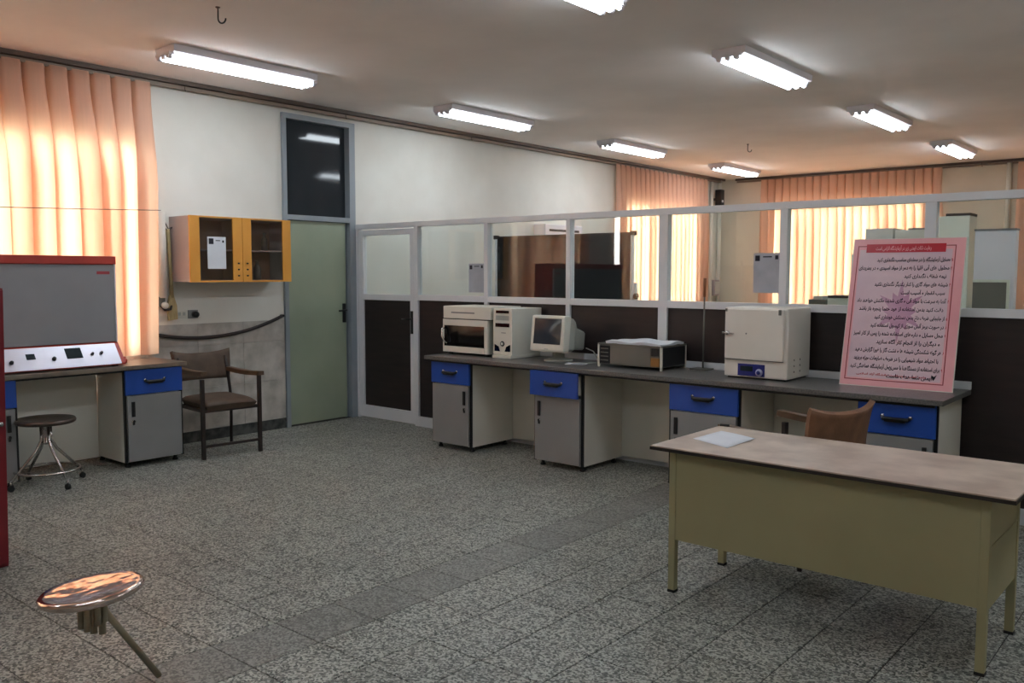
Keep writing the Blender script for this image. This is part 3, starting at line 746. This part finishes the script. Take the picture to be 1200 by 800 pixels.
pc = thing('computer_tower', 'beige computer tower standing between microwave and monitor', 'computer', (2.345, -0.44, ZB))
bx('case', pc, 0.0, 0.205, 0.014, 0.395, 0.0, 0.425, 'beige', 0.004)
fp = bx('front_panel', pc, -0.003, 0.208, -0.012, 0.014, 0.03, 0.428, 'beige', 0.006)
bx('drive_bay', fp, 0.03, 0.175, -0.015, -0.011, 0.385, 0.408, 'blackg'); bx('drive_bay', fp, 0.025, 0.18, -0.015, -0.011, 0.268, 0.30, 'blackg')
bx('drive_bay', fp, 0.03, 0.175, -0.0145, -0.011, 0.325, 0.365, 'beiged'); bx('floppy_slot', fp, 0.09, 0.14, -0.0145, -0.011, 0.215, 0.222, 'grey')
b = B(); b.prism([(0.015, 0.06), (0.015, 0.12), (0.06, 0.10), (0.075, 0.06)], 1, -0.015, -0.011, 'blackg'); b.prism([(0.19, 0.06), (0.19, 0.12), (0.145, 0.10), (0.13, 0.06)], 1, -0.015, -0.011, 'blackg'); b.obj('air_vent', fp)
b = B(); b.lathe([(0, 0), (0.024, 0), (0.022, 0.006), (0, 0.007)], 'black', 18, T=Matrix.Translation((0.102, -0.011, 0.125)) @ Matrix.Rotation(PI/2, 4, 'X')); b.lathe([(0, 0), (0.013, 0), (0.012, 0.009), (0, 0.01)], 'beige', 14, T=Matrix.Translation((0.102, -0.012, 0.125)) @ Matrix.Rotation(PI/2, 4, 'X')); b.obj('power_button', fp)
bx('plinth', pc, 0.0, 0.21, -0.03, 0.30, 0.0, 0.028, 'beige', 0.006)

mo = thing('crt_monitor', 'bulky beige tube monitor with dark screen beside the computer tower', 'monitor', (2.94, -0.33, ZB), 0.0)
tl = math.radians(-7); TM = Matrix.Translation((0, 0, 0.215)) @ Matrix.Rotation(tl, 4, 'X')
def bez():
    b = B()
    b.box(-0.175, 0.175, -0.135, -0.05, -0.145, 0.155, 'beige', 0.02, TM)
    return b.obj('bezel', mo)
bz = bez()
b = B()
def loft(rings, m, b):
    k = b.mi(m); R = [[b.bm.verts.new(TM @ Vector(p)) for p in r] for r in rings]
    for a, c in zip(R, R[1:]):
        for i in range(len(a)):
            f = b.bm.faces.new([a[i], a[(i+1) % len(a)], c[(i+1) % len(a)], c[i]]); f.material_index = k
    f = b.bm.faces.new(R[0][::-1]); f.material_index = k; f = b.bm.faces.new(R[-1]); f.material_index = k
def rr(hw, z0, z1, y, c):
    return [(-hw+c, y, z0), (hw-c, y, z0), (hw, y, z0+c), (hw, y, z1-c), (hw-c, y, z1), (-hw+c, y, z1), (-hw, y, z1-c), (-hw, y, z0+c)]
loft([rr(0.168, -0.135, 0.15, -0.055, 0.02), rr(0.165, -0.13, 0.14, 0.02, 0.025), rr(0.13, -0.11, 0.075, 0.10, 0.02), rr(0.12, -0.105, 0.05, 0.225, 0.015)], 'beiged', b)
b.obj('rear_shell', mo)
def scr(i, j):
    u = i/8*2-1; v = j/8*2-1
    return TM @ Vector((u*0.138, -0.1365-0.008*(1-u*u)*(1-v*v), 0.022+v*0.105))
B().grid(scr, 9, 9, 'screen').obj('screen', mo)
bx('brand_strip', mo, -0.02, 0.02, -0.1375, -0.134, -0.125, -0.118, 'beiged', 0, TM)
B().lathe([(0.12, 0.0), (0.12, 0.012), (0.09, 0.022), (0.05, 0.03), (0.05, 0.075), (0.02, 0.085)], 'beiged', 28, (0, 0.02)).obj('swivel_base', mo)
ck = thing('cable', 'pale cable looping behind the tube monitor onto the bench', 'cable', (3.1, -0.2, ZB))
B().tube([(-0.03, 0.10, 0.10), (0.05, 0.09, 0.08), (0.12, 0.05, 0.03), (0.18, 0.0, 0.006), (0.22, -0.07, 0.006), (0.15, -0.16, 0.006), (0.04, -0.2, 0.006)], 0.005, 'beiged', 6).obj('wire', ck)
ms = thing('paper_pad', 'small white papers beside the monitor base on the bench', 'paper', (3.20, -0.42, ZB), 0.3)
bx('sheet', ms, -0.08, 0.08, -0.05, 0.05, 0.0, 0.004, 'paper'); bx('sheet', ms, -0.02, 0.10, -0.08, 0.0, 0.004, 0.007, 'papergrey')

ib = thing('metal_instrument', 'low grey metal instrument case with pale corner posts, right of monitor', 'instrument', (3.42, -0.44, ZB))
W, D_, H = 0.575, 0.375, 0.185
b = B(); b.box(0.01, W-0.01, 0.01, D_-0.01, 0.022, H-0.01, 'metalbox'); b.obj('housing', ib)
bx('front_plate', ib, 0.115, W-0.1, 0.004, 0.012, 0.03, H-0.02, 'metalbox', label='smooth grey front plate')
b = B(); b.box(0.02, 0.112, 0.002, 0.012, 0.03, H-0.02, 'cementgrey')
for k in range(4): b.box(0.028, 0.10, -0.001, 0.003, 0.05+k*0.03, 0.057+k*0.03, 'metalbox')
b.obj('vent_grille', ib)
bx('orange_sticker', ib, W-0.095, W-0.02, 0.0, 0.0055, 0.03, 0.095, 'ltorange', label='orange sticker')
bx('switch_block', ib, W-0.09, W-0.03, 0.0, 0.010, 0.11, 0.165, 'cementgrey')
for px_, py_ in ((0, 0), (W-0.016, 0), (W-0.016, D_-0.016), (0, D_-0.016)): bx('corner_post', ib, px_, px_+0.016, py_, py_+0.016, 0, H, 'beige', 0.003)
b = B(); b.box(0.0, W, 0.0, 0.008, H-0.012, H, 'metalbox'); b.box(0, 0.008, 0, D_, H-0.012, H, 'metalbox'); b.box(W-0.008, W, 0, D_, H-0.012, H, 'metalbox'); b.box(0, W, D_-0.008, D_, H-0.012, H, 'metalbox'); b.obj('top_frame', ib)
b = B(); b.box(W-0.012, W-0.002, 0.02, D_-0.02, 0.03, H-0.015, 'cementgrey'); b.obj('side_plate', ib)
cl = thing('folded_cloth', 'folded white cloth draped over the low grey instrument case', 'cloth', (3.42, -0.44, ZB+H+0.004))
def clo(i, j):
    u = i/14; v = j/10; e = max(abs(u*2-1), abs(v*2-1))
    return Vector((0.075+u*0.49, 0.0+v*0.35, 0.022+0.006*math.sin(u*11+v*4)-0.012*e**5+0.004*math.cos(v*9)))
B().grid(clo, 15, 11, 'paper', thick=0.02).obj('cloth_layer', cl)

rs = thing('retort_stand', 'thin upright stand rod with brown top beside the white oven', 'stand', (4.16, -0.14, ZB))
bx('base_plate', rs, -0.07, 0.07, -0.05, 0.07, 0, 0.012, 'metalbox', 0.002)
rod = B().tube([(0, 0.03, 0.012), (0, 0.035, 0.55)], 0.0065, 'metalbox', 8).obj('rod', rs)
B().tube([(0, 0.035, 0.55), (0, 0.037, 0.69)], 0.011, 'wood', 8).obj('rod_grip', rod)

ov = thing('drying_oven', 'white drying oven with blue control label between stand and pink notice', 'oven', (4.50, -0.455, ZB))
W, D_, H = 0.46, 0.40, 0.492
bx('housing', ov, 0, W, 0.01, D_, 0.012, H, 'ovenwhite', 0.012)
bx('base_gap', ov, 0.02, W-0.02, 0.03, D_-0.02, 0, 0.013, 'black')
dr = bx('door', ov, 0.01, W-0.025, -0.012, 0.012, 0.135, H-0.008, 'ovenwhite', 0.008)
bx('door_gasket', dr, 0.008, W-0.028, -0.001, 0.012, 0.130, 0.136, 'grey')
b = B(); b.lathe([(0, 0), (0.016, 0), (0.014, 0.012), (0, 0.014)], 'chrome', 14, T=Matrix.Translation((0.03, -0.012, 0.315)) @ Matrix.Rotation(PI/2, 4, 'X')); b.tube([(0.0, -0.028, 0.315), (0.085, -0.024, 0.312)], [0.006, 0.004], 'chrome', 8); b.obj('latch', dr)
b = B(); b.box(0.40, 0.418, -0.020, -0.011, H-0.045, H-0.008, 'metalbox', 0.002); b.obj('hinge', dr)
b = B(); b.lathe([(0, 0), (0.006, 0), (0.005, 0.004), (0, 0.004)], 'grey', 10, T=Matrix.Translation((0.17, -0.012, 0.315)) @ Matrix.Rotation(PI/2, 4, 'X')); b.obj('rivet', dr)
bx('hinge', dr, 0.015, 0.028, -0.018, -0.011, H-0.028, H-0.008, 'metalbox')
cp = bx('control_label', ov, 0.105, 0.30, 0.006, 0.0105, 0.022, 0.105, 'navy', label='navy blue control label')
b = B()
b.lathe([(0, 0), (0.026, 0), (0.022, 0.012), (0, 0.014)], 'palepur', 20, T=Matrix.Translation((0.262, 0.006, 0.05)) @ Matrix.Rotation(PI/2, 4, 'X')); b.lathe([(0, 0), (0.014, 0), (0.012, 0.006), (0, 0.006)], 'navy', 16, T=Matrix.Translation((0.262, -0.008, 0.05)) @ Matrix.Rotation(PI/2, 4, 'X')); b.obj('dial', cp)
bx('display', cp, 0.125, 0.215, 0.003, 0.006, 0.055, 0.09, 'lcd')
b = B()
for k in range(2):
    for j in range(3):
        b.lathe([(0, 0), (0.007, 0), (0.007, 0.002), (0, 0.002)], 'black', 8, T=Matrix.Translation((W-0.001, 0.12+k*0.10, 0.06+j*0.04)) @ Matrix.Rotation(PI/2, 4, 'Y'))
b.obj('vent_hole', ov)['kind'] = 'stuff'

# ------------------------------------------------------------------ pink notice board with Persian lettering
FORMS = {}
def _f(ch, *c): FORMS[ch] = c
for ch, base in (('ب', 0xFE8F), ('ت', 0xFE95), ('ث', 0xFE99), ('ج', 0xFE9D), ('ح', 0xFEA1), ('خ', 0xFEA5), ('س', 0xFEB1), ('ش', 0xFEB5), ('ص', 0xFEB9), ('ض', 0xFEBD), ('ط', 0xFEC1), ('ظ', 0xFEC5), ('ع', 0xFEC9), ('غ', 0xFECD), ('ف', 0xFED1), ('ق', 0xFED5), ('ل', 0xFEDD), ('م', 0xFEE1), ('ن', 0xFEE5), ('ه', 0xFEE9), ('پ', 0xFB56), ('چ', 0xFB7A), ('ک', 0xFB8E), ('گ', 0xFB92), ('ی', 0xFBFC)):
    _f(ch, base, base+1, base+2, base+3)
for ch, base in (('ا', 0xFE8D), ('د', 0xFEA9), ('ذ', 0xFEAB), ('ر', 0xFEAD), ('ز', 0xFEAF), ('و', 0xFEED), ('آ', 0xFE81), ('ژ', 0xFB8A)):
    _f(ch, base, base+1)
def shape(s):
    s = s.replace('لا', '\u0001'); FORMS['\u0001'] = (0xFEFB, 0xFEFC)
    out = []
    for i, ch in enumerate(s):
        if ch not in FORMS: out.append(ch); continue
        p = s[i-1] if i else ' '; n = s[i+1] if i+1 < len(s) else ' '
        jp = p in FORMS and len(FORMS[p]) == 4; jn = n in FORMS and len(FORMS[ch]) == 4
        idx = (3 if jn else 1) if jp else (2 if jn else 0)
        if idx >= len(FORMS[ch]): idx = 1 if jp else 0
        out.append(chr(FORMS[ch][idx]))
    return ''.join(reversed(out))
def text_mesh(lines, mat):
    """lines: (text, right x, baseline y, height, max width) -> one bmesh in the board's plane"""
    bb = B(); k = bb.mi(mat)
    for (s, xr, yb, h, wmax) in lines:
        cu = bpy.data.curves.new('tmp', 'FONT'); cu.body = shape(s); cu.size = h; cu.resolution_u = 1; cu.offset = h*0.022; cu.align_x = 'LEFT'
        o = bpy.data.objects.new('tmp', cu); COL.objects.link(o)
        dg = bpy.context.evaluated_depsgraph_get(); me = bpy.data.meshes.new_from_object(o.evaluated_get(dg))
        if len(me.vertices):
            x0 = min(v.co.x for v in me.vertices); x1 = max(v.co.x for v in me.vertices)
            sc = wmax/(x1-x0)
            for v in me.vertices: v.co = Vector((xr-(x1-v.co.x)*sc, v.co.y+yb, 0))
            n0 = len(bb.bm.faces); bb.bm.from_mesh(me)
        bpy.data.objects.remove(o); bpy.data.curves.remove(cu); bpy.data.meshes.remove(me)
    for f in bb.bm.faces: f.material_index = k
    return bb
PW, PH = 0.685, 0.985
pb = thing('notice_board', 'tall pink safety notice with Persian lettering leaning on the long bench', 'sign', (5.255, -0.305, ZB))
lean = math.atan2(0.235, 0.955)
# local frame of the board: x right, y up the board, z out towards the room
pb.rotation_euler = Matrix(((1, 0, 0), (0, math.sin(lean), -math.cos(lean)), (0, math.cos(lean), math.sin(lean)))).to_euler()
pb.rotation_euler = (Matrix.Rotation(0.03, 3, 'Z') @ pb.rotation_euler.to_matrix()).to_euler()
bx('backing_board', pb, 0, PW, 0, PH, -0.012, 0, 'beige')
bx('printed_sheet', pb, 0.004, PW-0.004, 0.004, PH-0.004, 0, 0.0006, 'pinkbg')
b = B()
def bar(x0, x1, y0, y1, m, z=0.0008): b.box(x0, x1, y0, y1, z-0.0004, z, m)
bar(0.045, PW-0.075, 0.055, PH-0.075, 'pinkpanel', 0.0010)
for q in ((0.030, 0.036, 0.04, PH-0.05), (PW-0.062, PW-0.056, 0.04, PH-0.05)): bar(*q, 'pinkline', 0.0014)
bar(0.030, PW-0.056, 0.04, 0.046, 'pinkline', 0.0014); bar(0.030, PW-0.056, PH-0.055, PH-0.049, 'pinkline', 0.0014)
b.obj('printed_border', pb)
b = B(); k = b.mi('pinkstar'); cx, cy = 0.33, 0.50
vs = []
for i in range(24):
    a = 2*PI*i/24+PI/2; r = (0.21 if i % 4 == 0 else 0.14 if i % 2 == 0 else 0.10)
    vs.append(b.bm.verts.new((cx+0.72*r*math.cos(a), cy+r*math.sin(a), 0.0018)))
f = b.bm.faces.new(vs); f.material_index = k; b.obj('printed_motif', pb)
b = B(); b.box(0.085, PW-0.115, PH-0.095, PH-0.038, 0.0018, 0.0022, 'redink'); b.obj('title_bar', pb)
R0 = PW-0.085
L = [('وسایل آزمایشگاه را در محلهای مناسب نگهداری کنید', 0.44), ('محلول های آبی قلیا را به دور از مواد اسیدی و در بطریهای', 0.55), ('نیمه شفاف نگهداری کنید', 0.25), ('شیشه های مواد گازی را کنار یکدیگر نگهداری نکنید', 0.44), ('سبب انفجار و آسیب است', 0.26),
     ('آنها به سرعت با مواد آلی و گازی شدیدا واکنش خواهند داد', 0.54), ('دقت کنید بدون استفاده از هود حتما پنجره باز باشد', 0.51), ('از جابجایی ظروف داغ بدون دستکش خودداری کنید', 0.42), ('در صورت بروز آتش سوزی از کپسول استفاده کنید', 0.44), ('محل وسایل و داروهای استفاده شده را پس از کار تمیز', 0.54),
     ('و دیگران را از انجام کار آگاه سازید', 0.38), ('هر گونه شکستگی شیشه ها و نشت گاز را فورا گزارش دهید', 0.52), ('با احتیاط مواد شیمیایی را در ظروف ضایعات ویژه بریزید', 0.51), ('برای استفاده از دستگاهها با مسئول آزمایشگاه هماهنگی کنید', 0.54), ('ایمنی شما هدف ماست', 0.27)]
lines = []; y = PH-0.155; nums = {1, 3, 5, 7, 8, 9, 11, 13, 0}
cnt = 1
for i, (s, wd) in enumerate(L):
    ind = 0.0 if i in nums else 0.012
    if i == 14: ind = 0.04
    lines.append((s, R0-ind, y, 0.034, wd))
    y -= 0.0545
tm = text_mesh(lines, 'ink'); tm.obj('lettering', pb).location = (0, 0, 0.0026)
DIG = '۱۲۳۴۵۶۷۸۹'
nl = []
y = PH-0.155; c_ = 0
for i in range(len(L)):
    if i in nums: nl.append((DIG[c_], R0+0.016, y, 0.026, 0.008)); c_ += 1
    y -= 0.0545
text_mesh(nl, 'redink').obj('numerals', pb).location = (0, 0, 0.0026)
text_mesh([('رعایت نکات ایمنی زیر در آزمایشگاه الزامی است', PW-0.20, PH-0.078, 0.034, 0.34)], 'pinktext').obj('title_lettering', pb).location = (0, 0, 0.0028)
text_mesh([('واحد ایمنی و بهداشت دانشگاه آزاد اسلامی', PW-0.16, 0.075, 0.018, 0.42)], 'redink').obj('footer_lettering', pb).location = (0, 0, 0.0026)
b = B(); b.prism([(0.555, 0.10), (0.562, 0.075), (0.570, 0.065), (0.578, 0.078), (0.587, 0.103), (0.572, 0.09)], 2, 0.0018, 0.0026, 'ink'); b.obj('emblem', pb)

# ------------------------------------------------------------------ wall cabinet and things on the door wall
wc = thing('wall_cabinet', 'mauve wall cabinet with two orange-framed glass doors beside the green door', 'cabinet', (0, 0, 0))
y0, y1, z0, z1, X = -2.11, -1.075, 1.46, 2.03, 0.32
b = B(); b.box(0.001, X, y0, y0+0.016, z0, z1, 'mauve'); b.box(0.001, X, y1-0.016, y1, z0, z1, 'mauve'); b.box(0.001, X, y0+0.016, y1-0.016, z0, z0+0.016, 'mauve'); b.box(0.001, X, y0+0.016, y1-0.016, z1-0.016, z1, 'mauve')
b.box(0.001, 0.01, y0+0.016, y1-0.016, z0+0.016, z1-0.016, 'cabin'); b.obj('carcass', wc)
bx('divider', wc, 0.01, X-0.01, -1.60, -1.588, z0+0.016, z1-0.016, 'cabin')
bx('shelf', wc, 0.01, X-0.02, y0+0.016, -1.60, 1.735, 1.747, 'mauve'); bx('shelf', wc, 0.01, X-0.02, -1.588, y1-0.016, 1.735, 1.747, 'mauve')
for (ya, yb, ww, hy) in ((y0, -1.597, 0.095, -1.64), (-1.593, y1, 0.09, -1.55)):
    d_ = B(); d_.box(X, X+0.018, ya, ya+ww, z0-0.003, z1+0.003, 'orange', 0.002); d_.box(X, X+0.018, yb-ww, yb, z0-0.003, z1+0.003, 'orange', 0.002)
    d_.box(X, X+0.018, ya+ww, yb-ww, z0-0.003, z0+0.012, 'orange'); d_.box(X, X+0.018, ya+ww, yb-ww, z1-0.01, z1+0.003, 'orange')
    d_ = d_.obj('door', wc)
    bx('glass_pane', d_, X+0.006, X+0.010, ya+ww, yb-ww, z0+0.012, z1-0.01, 'cabglass')
    for k in range(3): B().lathe([(0, 0), (0.008, 0), (0.006, 0.014), (0, 0.015)], 'black', 10, T=Matrix.Translation((X+0.018, hy, 1.515+k*0.055)) @ Matrix.Rotation(PI/2, 4, 'Y')).obj('knob', d_)
# bottles and boxes inside
def bottle(label, x, y, z, r, h, m):
    t = B().lathe([(0, 0), (r, 0), (r, h*0.62), (r*0.45, h*0.78), (r*0.45, h*0.9), (r*0.55, h*0.9), (r*0.55, h), (0, h)], m, 16).obj('bottle')
    t.location = (x, y, z); tag(t, label, 'bottle', 'bottles in the wall cabinet')
bottle('pale bottle on the lower shelf of the wall cabinet, left door', 0.17, -1.98, 1.476, 0.035, 0.16, 'beiged')
bottle('dark bottle on the lower shelf of the wall cabinet, right door', 0.16, -1.33, 1.476, 0.035, 0.18, 'metalbox')
bottle('grey bottle on the upper shelf of the wall cabinet, right door', 0.15, -1.24, 1.747, 0.03, 0.17, 'metalbox')
ns = thing('notice_sheet', 'white notice sheet taped to the left glass door of the wall cabinet', 'notice')
bx('sheet', ns, X+0.0185, X+0.0195, -1.945, -1.765, 1.575, 1.855, 'paper')
b = B(); b.box(X+0.0196, X+0.0200, -1.93, -1.885, 1.79, 1.84, 'ink'); b.box(X+0.0196, X+0.0200, -1.80, -1.783, 1.805, 1.825, 'ink'); b.box(X+0.0196, X+0.0200, -1.865, -1.82, 1.818, 1.826, 'ink')
b.obj('printed_header', ns)
# hose drooping along the wall
hs = thing('rubber_hose', 'dark hose drooping along the wall under the wall cabinet', 'hose')
pts = []
for i in range(25):
    q = i/24; y = -2.40+q*(1.43)
    z = 1.03+0.09*q-0.48*q*(1-q)
    pts.append((0.035+0.01*math.sin(q*PI), y, z))
B().tube(pts, 0.016, 'hose', 8).obj('hose_length', hs)
B().tube([(0.0, -0.968, 1.12), (0.05, -0.968, 1.12)], 0.012, 'black', 8).obj('wall_peg', hs); B().tube([(0.0, -2.40, 1.03), (0.05, -2.40, 1.03)], 0.012, 'black', 8).obj('wall_peg', hs)
# white conduit with a junction box
cd = thing('conduit_pipe', 'white conduit pipe running down beside the left curtain to a junction box', 'pipe')
B().tube([(0.045, -2.205, 2.06), (0.045, -2.205, 1.32)], 0.036, 'wall', 10).obj('pipe_length', cd)
bx('junction_box', cd, 0.0, 0.05, -2.27, -2.19, 1.25, 1.33, 'metalbox', 0.004)
B().tube([(0.03, -2.24, 1.27), (0.06, -2.20, 1.215), (0.06, -2.15, 1.22), (0.04, -2.13, 1.26)], 0.012, 'hose', 8).obj('loose_lead', cd)
B().lathe([(0, 0), (0.03, 0), (0.03, 0.02), (0, 0.02)], 'white', 16, T=Matrix.Translation((0.05, -2.20, 1.255)) @ Matrix.Rotation(PI/2, 4, 'Y')).obj('lamp_socket', cd)
fs = thing('whisk_brush', 'pale straw whisk hanging from a nail left of the wall cabinet', 'brush', (0.02, -2.125, 1.12))
B().tube([(0.02, 0, 0.20), (0.02, -0.005, 0.5), (0.02, -0.02, 0.80)], [0.02, 0.014, 0.018], 'straw', 8).obj('handle', fs)
b = B(); b.prism([(-0.035, 0.0), (0.045, 0.01), (0.04, 0.13), (0.012, 0.22), (-0.02, 0.22), (-0.042, 0.13)], 0, 0.005, 0.035, 'straw'); b.obj('bristles', fs)
B().tube([(0.03, -0.05, 0.86), (0.03, -0.02, 0.80), (0.03, 0.03, 0.83), (0.03, -0.02, 0.78), (0.03, -0.05, 0.81)], 0.005, 'hose', 6).obj('hanging_loop', fs)
sk = thing('wall_socket', 'white twin wall socket under the wall cabinet', 'socket')
bx('socket_plate', sk, 0.0, 0.012, -2.07, -1.97, 1.145, 1.20, 'white', 0.003); bx('socket_face', sk, 0.012, 0.016, -2.055, -2.03, 1.158, 1.188, 'beiged'); bx('socket_face', sk, 0.012, 0.016, -2.01, -1.985, 1.158, 1.188, 'beiged')
pg = thing('wall_socket', 'black plug in the grey socket right of the twin socket', 'socket')
bx('socket_plate', pg, 0.0, 0.012, -1.955, -1.86, 1.13, 1.205, 'grey', 0.003)
B().lathe([(0, 0), (0.03, 0), (0.026, 0.04), (0, 0.045)], 'black', 16, T=Matrix.Translation((0.012, -1.895, 1.165)) @ Matrix.Rotation(PI/2, 4, 'Y')).obj('plug', pg)

# ------------------------------------------------------------------ behind the partition
bb = thing('writing_board', 'large dark framed board standing behind the partition glass', 'board', (0, 1.0, 0))
x0, x1, z0, z1 = 1.11, 2.83, 0.95, 1.93
bx('dark_surface', bb, x0+0.02, x1-0.02, -0.01, 0.012, z0+0.02, z1-0.015, 'board')
bx('side_frame', bb, x0, x0+0.022, -0.02, 0.02, z0, z1, 'alu', 0.002); bx('side_frame', bb, x1-0.022, x1, -0.02, 0.02, z0, z1, 'alu', 0.002)
bx('top_frame', bb, x0, x1, -0.018, 0.018, z1-0.016, z1, 'cementgrey'); bx('bottom_frame', bb, x0, x1, -0.018, 0.018, z0, z0+0.02, 'cementgrey')
for xx in (x0, x1): bx('corner_cap', bb, xx-0.025, xx+0.025, -0.022, 0.022, z1-0.03, z1+0.012, 'black', 0.004)
for xx in (x0+0.0, x1+0.0):
    bx('stand_leg', bb, xx-0.02, xx+0.02, 0.02, 0.05, 0.0, 1.45, 'alu'); bx('stand_foot', bb, xx-0.02, xx+0.02, -0.25, 0.32, 0.0, 0.03, 'alu')
B().lathe([(0, 0), (0.028, 0), (0.028, 0.03), (0.012, 0.035), (0, 0.05)], 'black', 14, T=Matrix.Translation((x1+0.02, 0.0, 1.325)) @ Matrix.Rotation(PI/2, 4, 'Y')).obj('tilt_knob', bb)
ac = thing('wall_unit', 'white air unit with dark slot on the door wall above the dark board', 'air conditioner')
bx('housing', ac, 0.0, 0.2, 3.02, 3.85, 1.93, 2.19, 'lamp_body', 0.01); bx('outlet_slot', ac, 0.195, 0.203, 3.10, 3.77, 2.095, 2.125, 'lcd', label='dark outlet slot')

tb = thing('rear_table', 'low white-topped table hidden behind the partition panels', 'table')
bx('tabletop', tb, 3.9, 6.35, 0.25, 0.95, 0.82, 0.85, 'white')
for tx in (3.93, 5.1, 6.28):
    for ty in (0.28, 0.88): bx('leg', tb, tx, tx+0.04, ty, ty+0.04, 0, 0.82, 'alu')
def boxy(name, label, cat, x0, x1, y0, y1, z0, z1, m, parts=()):
    t = thing(name, label, cat, ((x0+x1)/2, (y0+y1)/2, z0))
    cx, cy = (x0+x1)/2, (y0+y1)/2
    bx('housing', t, x0-cx, x1-cx, y0-cy, y1-cy, 0, z1-z0, m, 0.006)
    for (nm, a, b_, c, d_, e, f, mm) in parts: bx(nm, t, a-cx, b_-cx, c-cy, d_-cy, e-z0, f-z0, mm)
    return t
boxy('rear_instrument', 'grey bench instrument peeping over the mid rail beside the pink notice, left one', 'instrument', 4.72, 4.85, 0.5, 0.75, 0.85, 1.345, 'metalbox', [('top_cover', 4.75, 4.82, 0.52, 0.70, 1.345, 1.37, 'cardboard')])
boxy('rear_instrument', 'dark-topped instrument just left of the pink notice behind the glass', 'instrument', 4.865, 5.05, 0.5, 0.75, 0.85, 1.36, 'greenwhite', [('top_plate', 4.87, 5.045, 0.495, 0.75, 1.36, 1.378, 'black')])
ic = thing('instrument_cabinet', 'white cabinet with small dark window behind the glass at far right', 'laboratory cabinet', (5.735, 1.05, 0))
b = B(); b.box(0.0, 0.268, 0.0, 0.10, 0.0, 1.855, 'coolwhite', 0.006); b.obj('housing', ic)
fr = bx('window_frame', ic, 0.0, 0.242, -0.008, 0.002, 1.26, 1.50, 'greenwhite'); bx('dark_window', fr, 0.002, 0.222, -0.011, -0.006, 1.29, 1.48, 'metalbox')
bx('top_trim', ic, -0.004, 0.272, -0.004, 0.104, 1.855, 1.868, 'grey')
boxy('tall_cupboard', 'tall greenish-white cupboard behind the glass above the pink notice\'s right corner', 'cupboard', 5.19, 5.44, 2.2, 2.45, 0.0, 2.04, 'greenwhite', [('top_plate', 5.25, 5.442, 2.198, 2.45, 2.04, 2.062, 'deskedge')])
boxy('low_cupboard', 'white cupboard hidden behind the pink notice', 'cupboard', 4.45, 5.12, 2.2, 2.7, 0.0, 1.72, 'greenwhite')
boxy('storage_box', 'grey storage box seen above the pink notice, left one', 'box', 4.555, 4.80, 2.25, 2.6, 1.72, 1.955, 'cardboard')
boxy('storage_box', 'beige storage box seen above the pink notice, beside the post', 'box', 4.815, 5.07, 2.25, 2.6, 1.72, 1.935, 'beige', [('lid', 4.93, 5.075, 2.245, 2.605, 1.935, 1.95, 'grey')])
# pipes in the far corners
def pipe(label, x, y, z0, z1, r, m='white'):
    t = B().tube([(0, 0, z0), (0, 0, z1)], r, m, 10).obj('wall_pipe'); t.location = (x, y, 0); tag(t, label, 'pipe')
pipe('beige pipe rising in the far corner between two peach curtains, left one', 0.05, 7.93, 0.0, 3.15, 0.03)
pipe('beige pipe rising in the far corner between two peach curtains, right one', 0.05, 8.22, 0.0, 3.15, 0.035)
pipe('white pipe on the far wall right of the widest curtain', 4.56, 8.35, 2.2, 3.15, 0.035)
sp_ = thing('wall_speaker', 'small black box high in the far corner beside the curtain', 'speaker', (0.0, 8.04, 2.70))
bx('housing', sp_, 0.085, 0.20, -0.06, 0.07, 0.0, 0.30, 'black', 0.01); bx('bracket', sp_, 0.0, 0.085, -0.01, 0.02, 0.12, 0.16, 'metalbox'); bx('front_badge', sp_, 0.20, 0.203, -0.03, 0.03, 0.08, 0.12, 'alu')
jb = thing('wall_box', 'greyish electrical box on the wall in the far corner near rail height', 'electrical box', (0, 8.05, 1.15))
bx('housing', jb, 0.0, 0.12, -0.09, 0.09, 0, 0.28, 'mauve', 0.006); bx('cover', jb, 0.12, 0.128, -0.07, 0.07, 0.03, 0.25, 'cardboard')
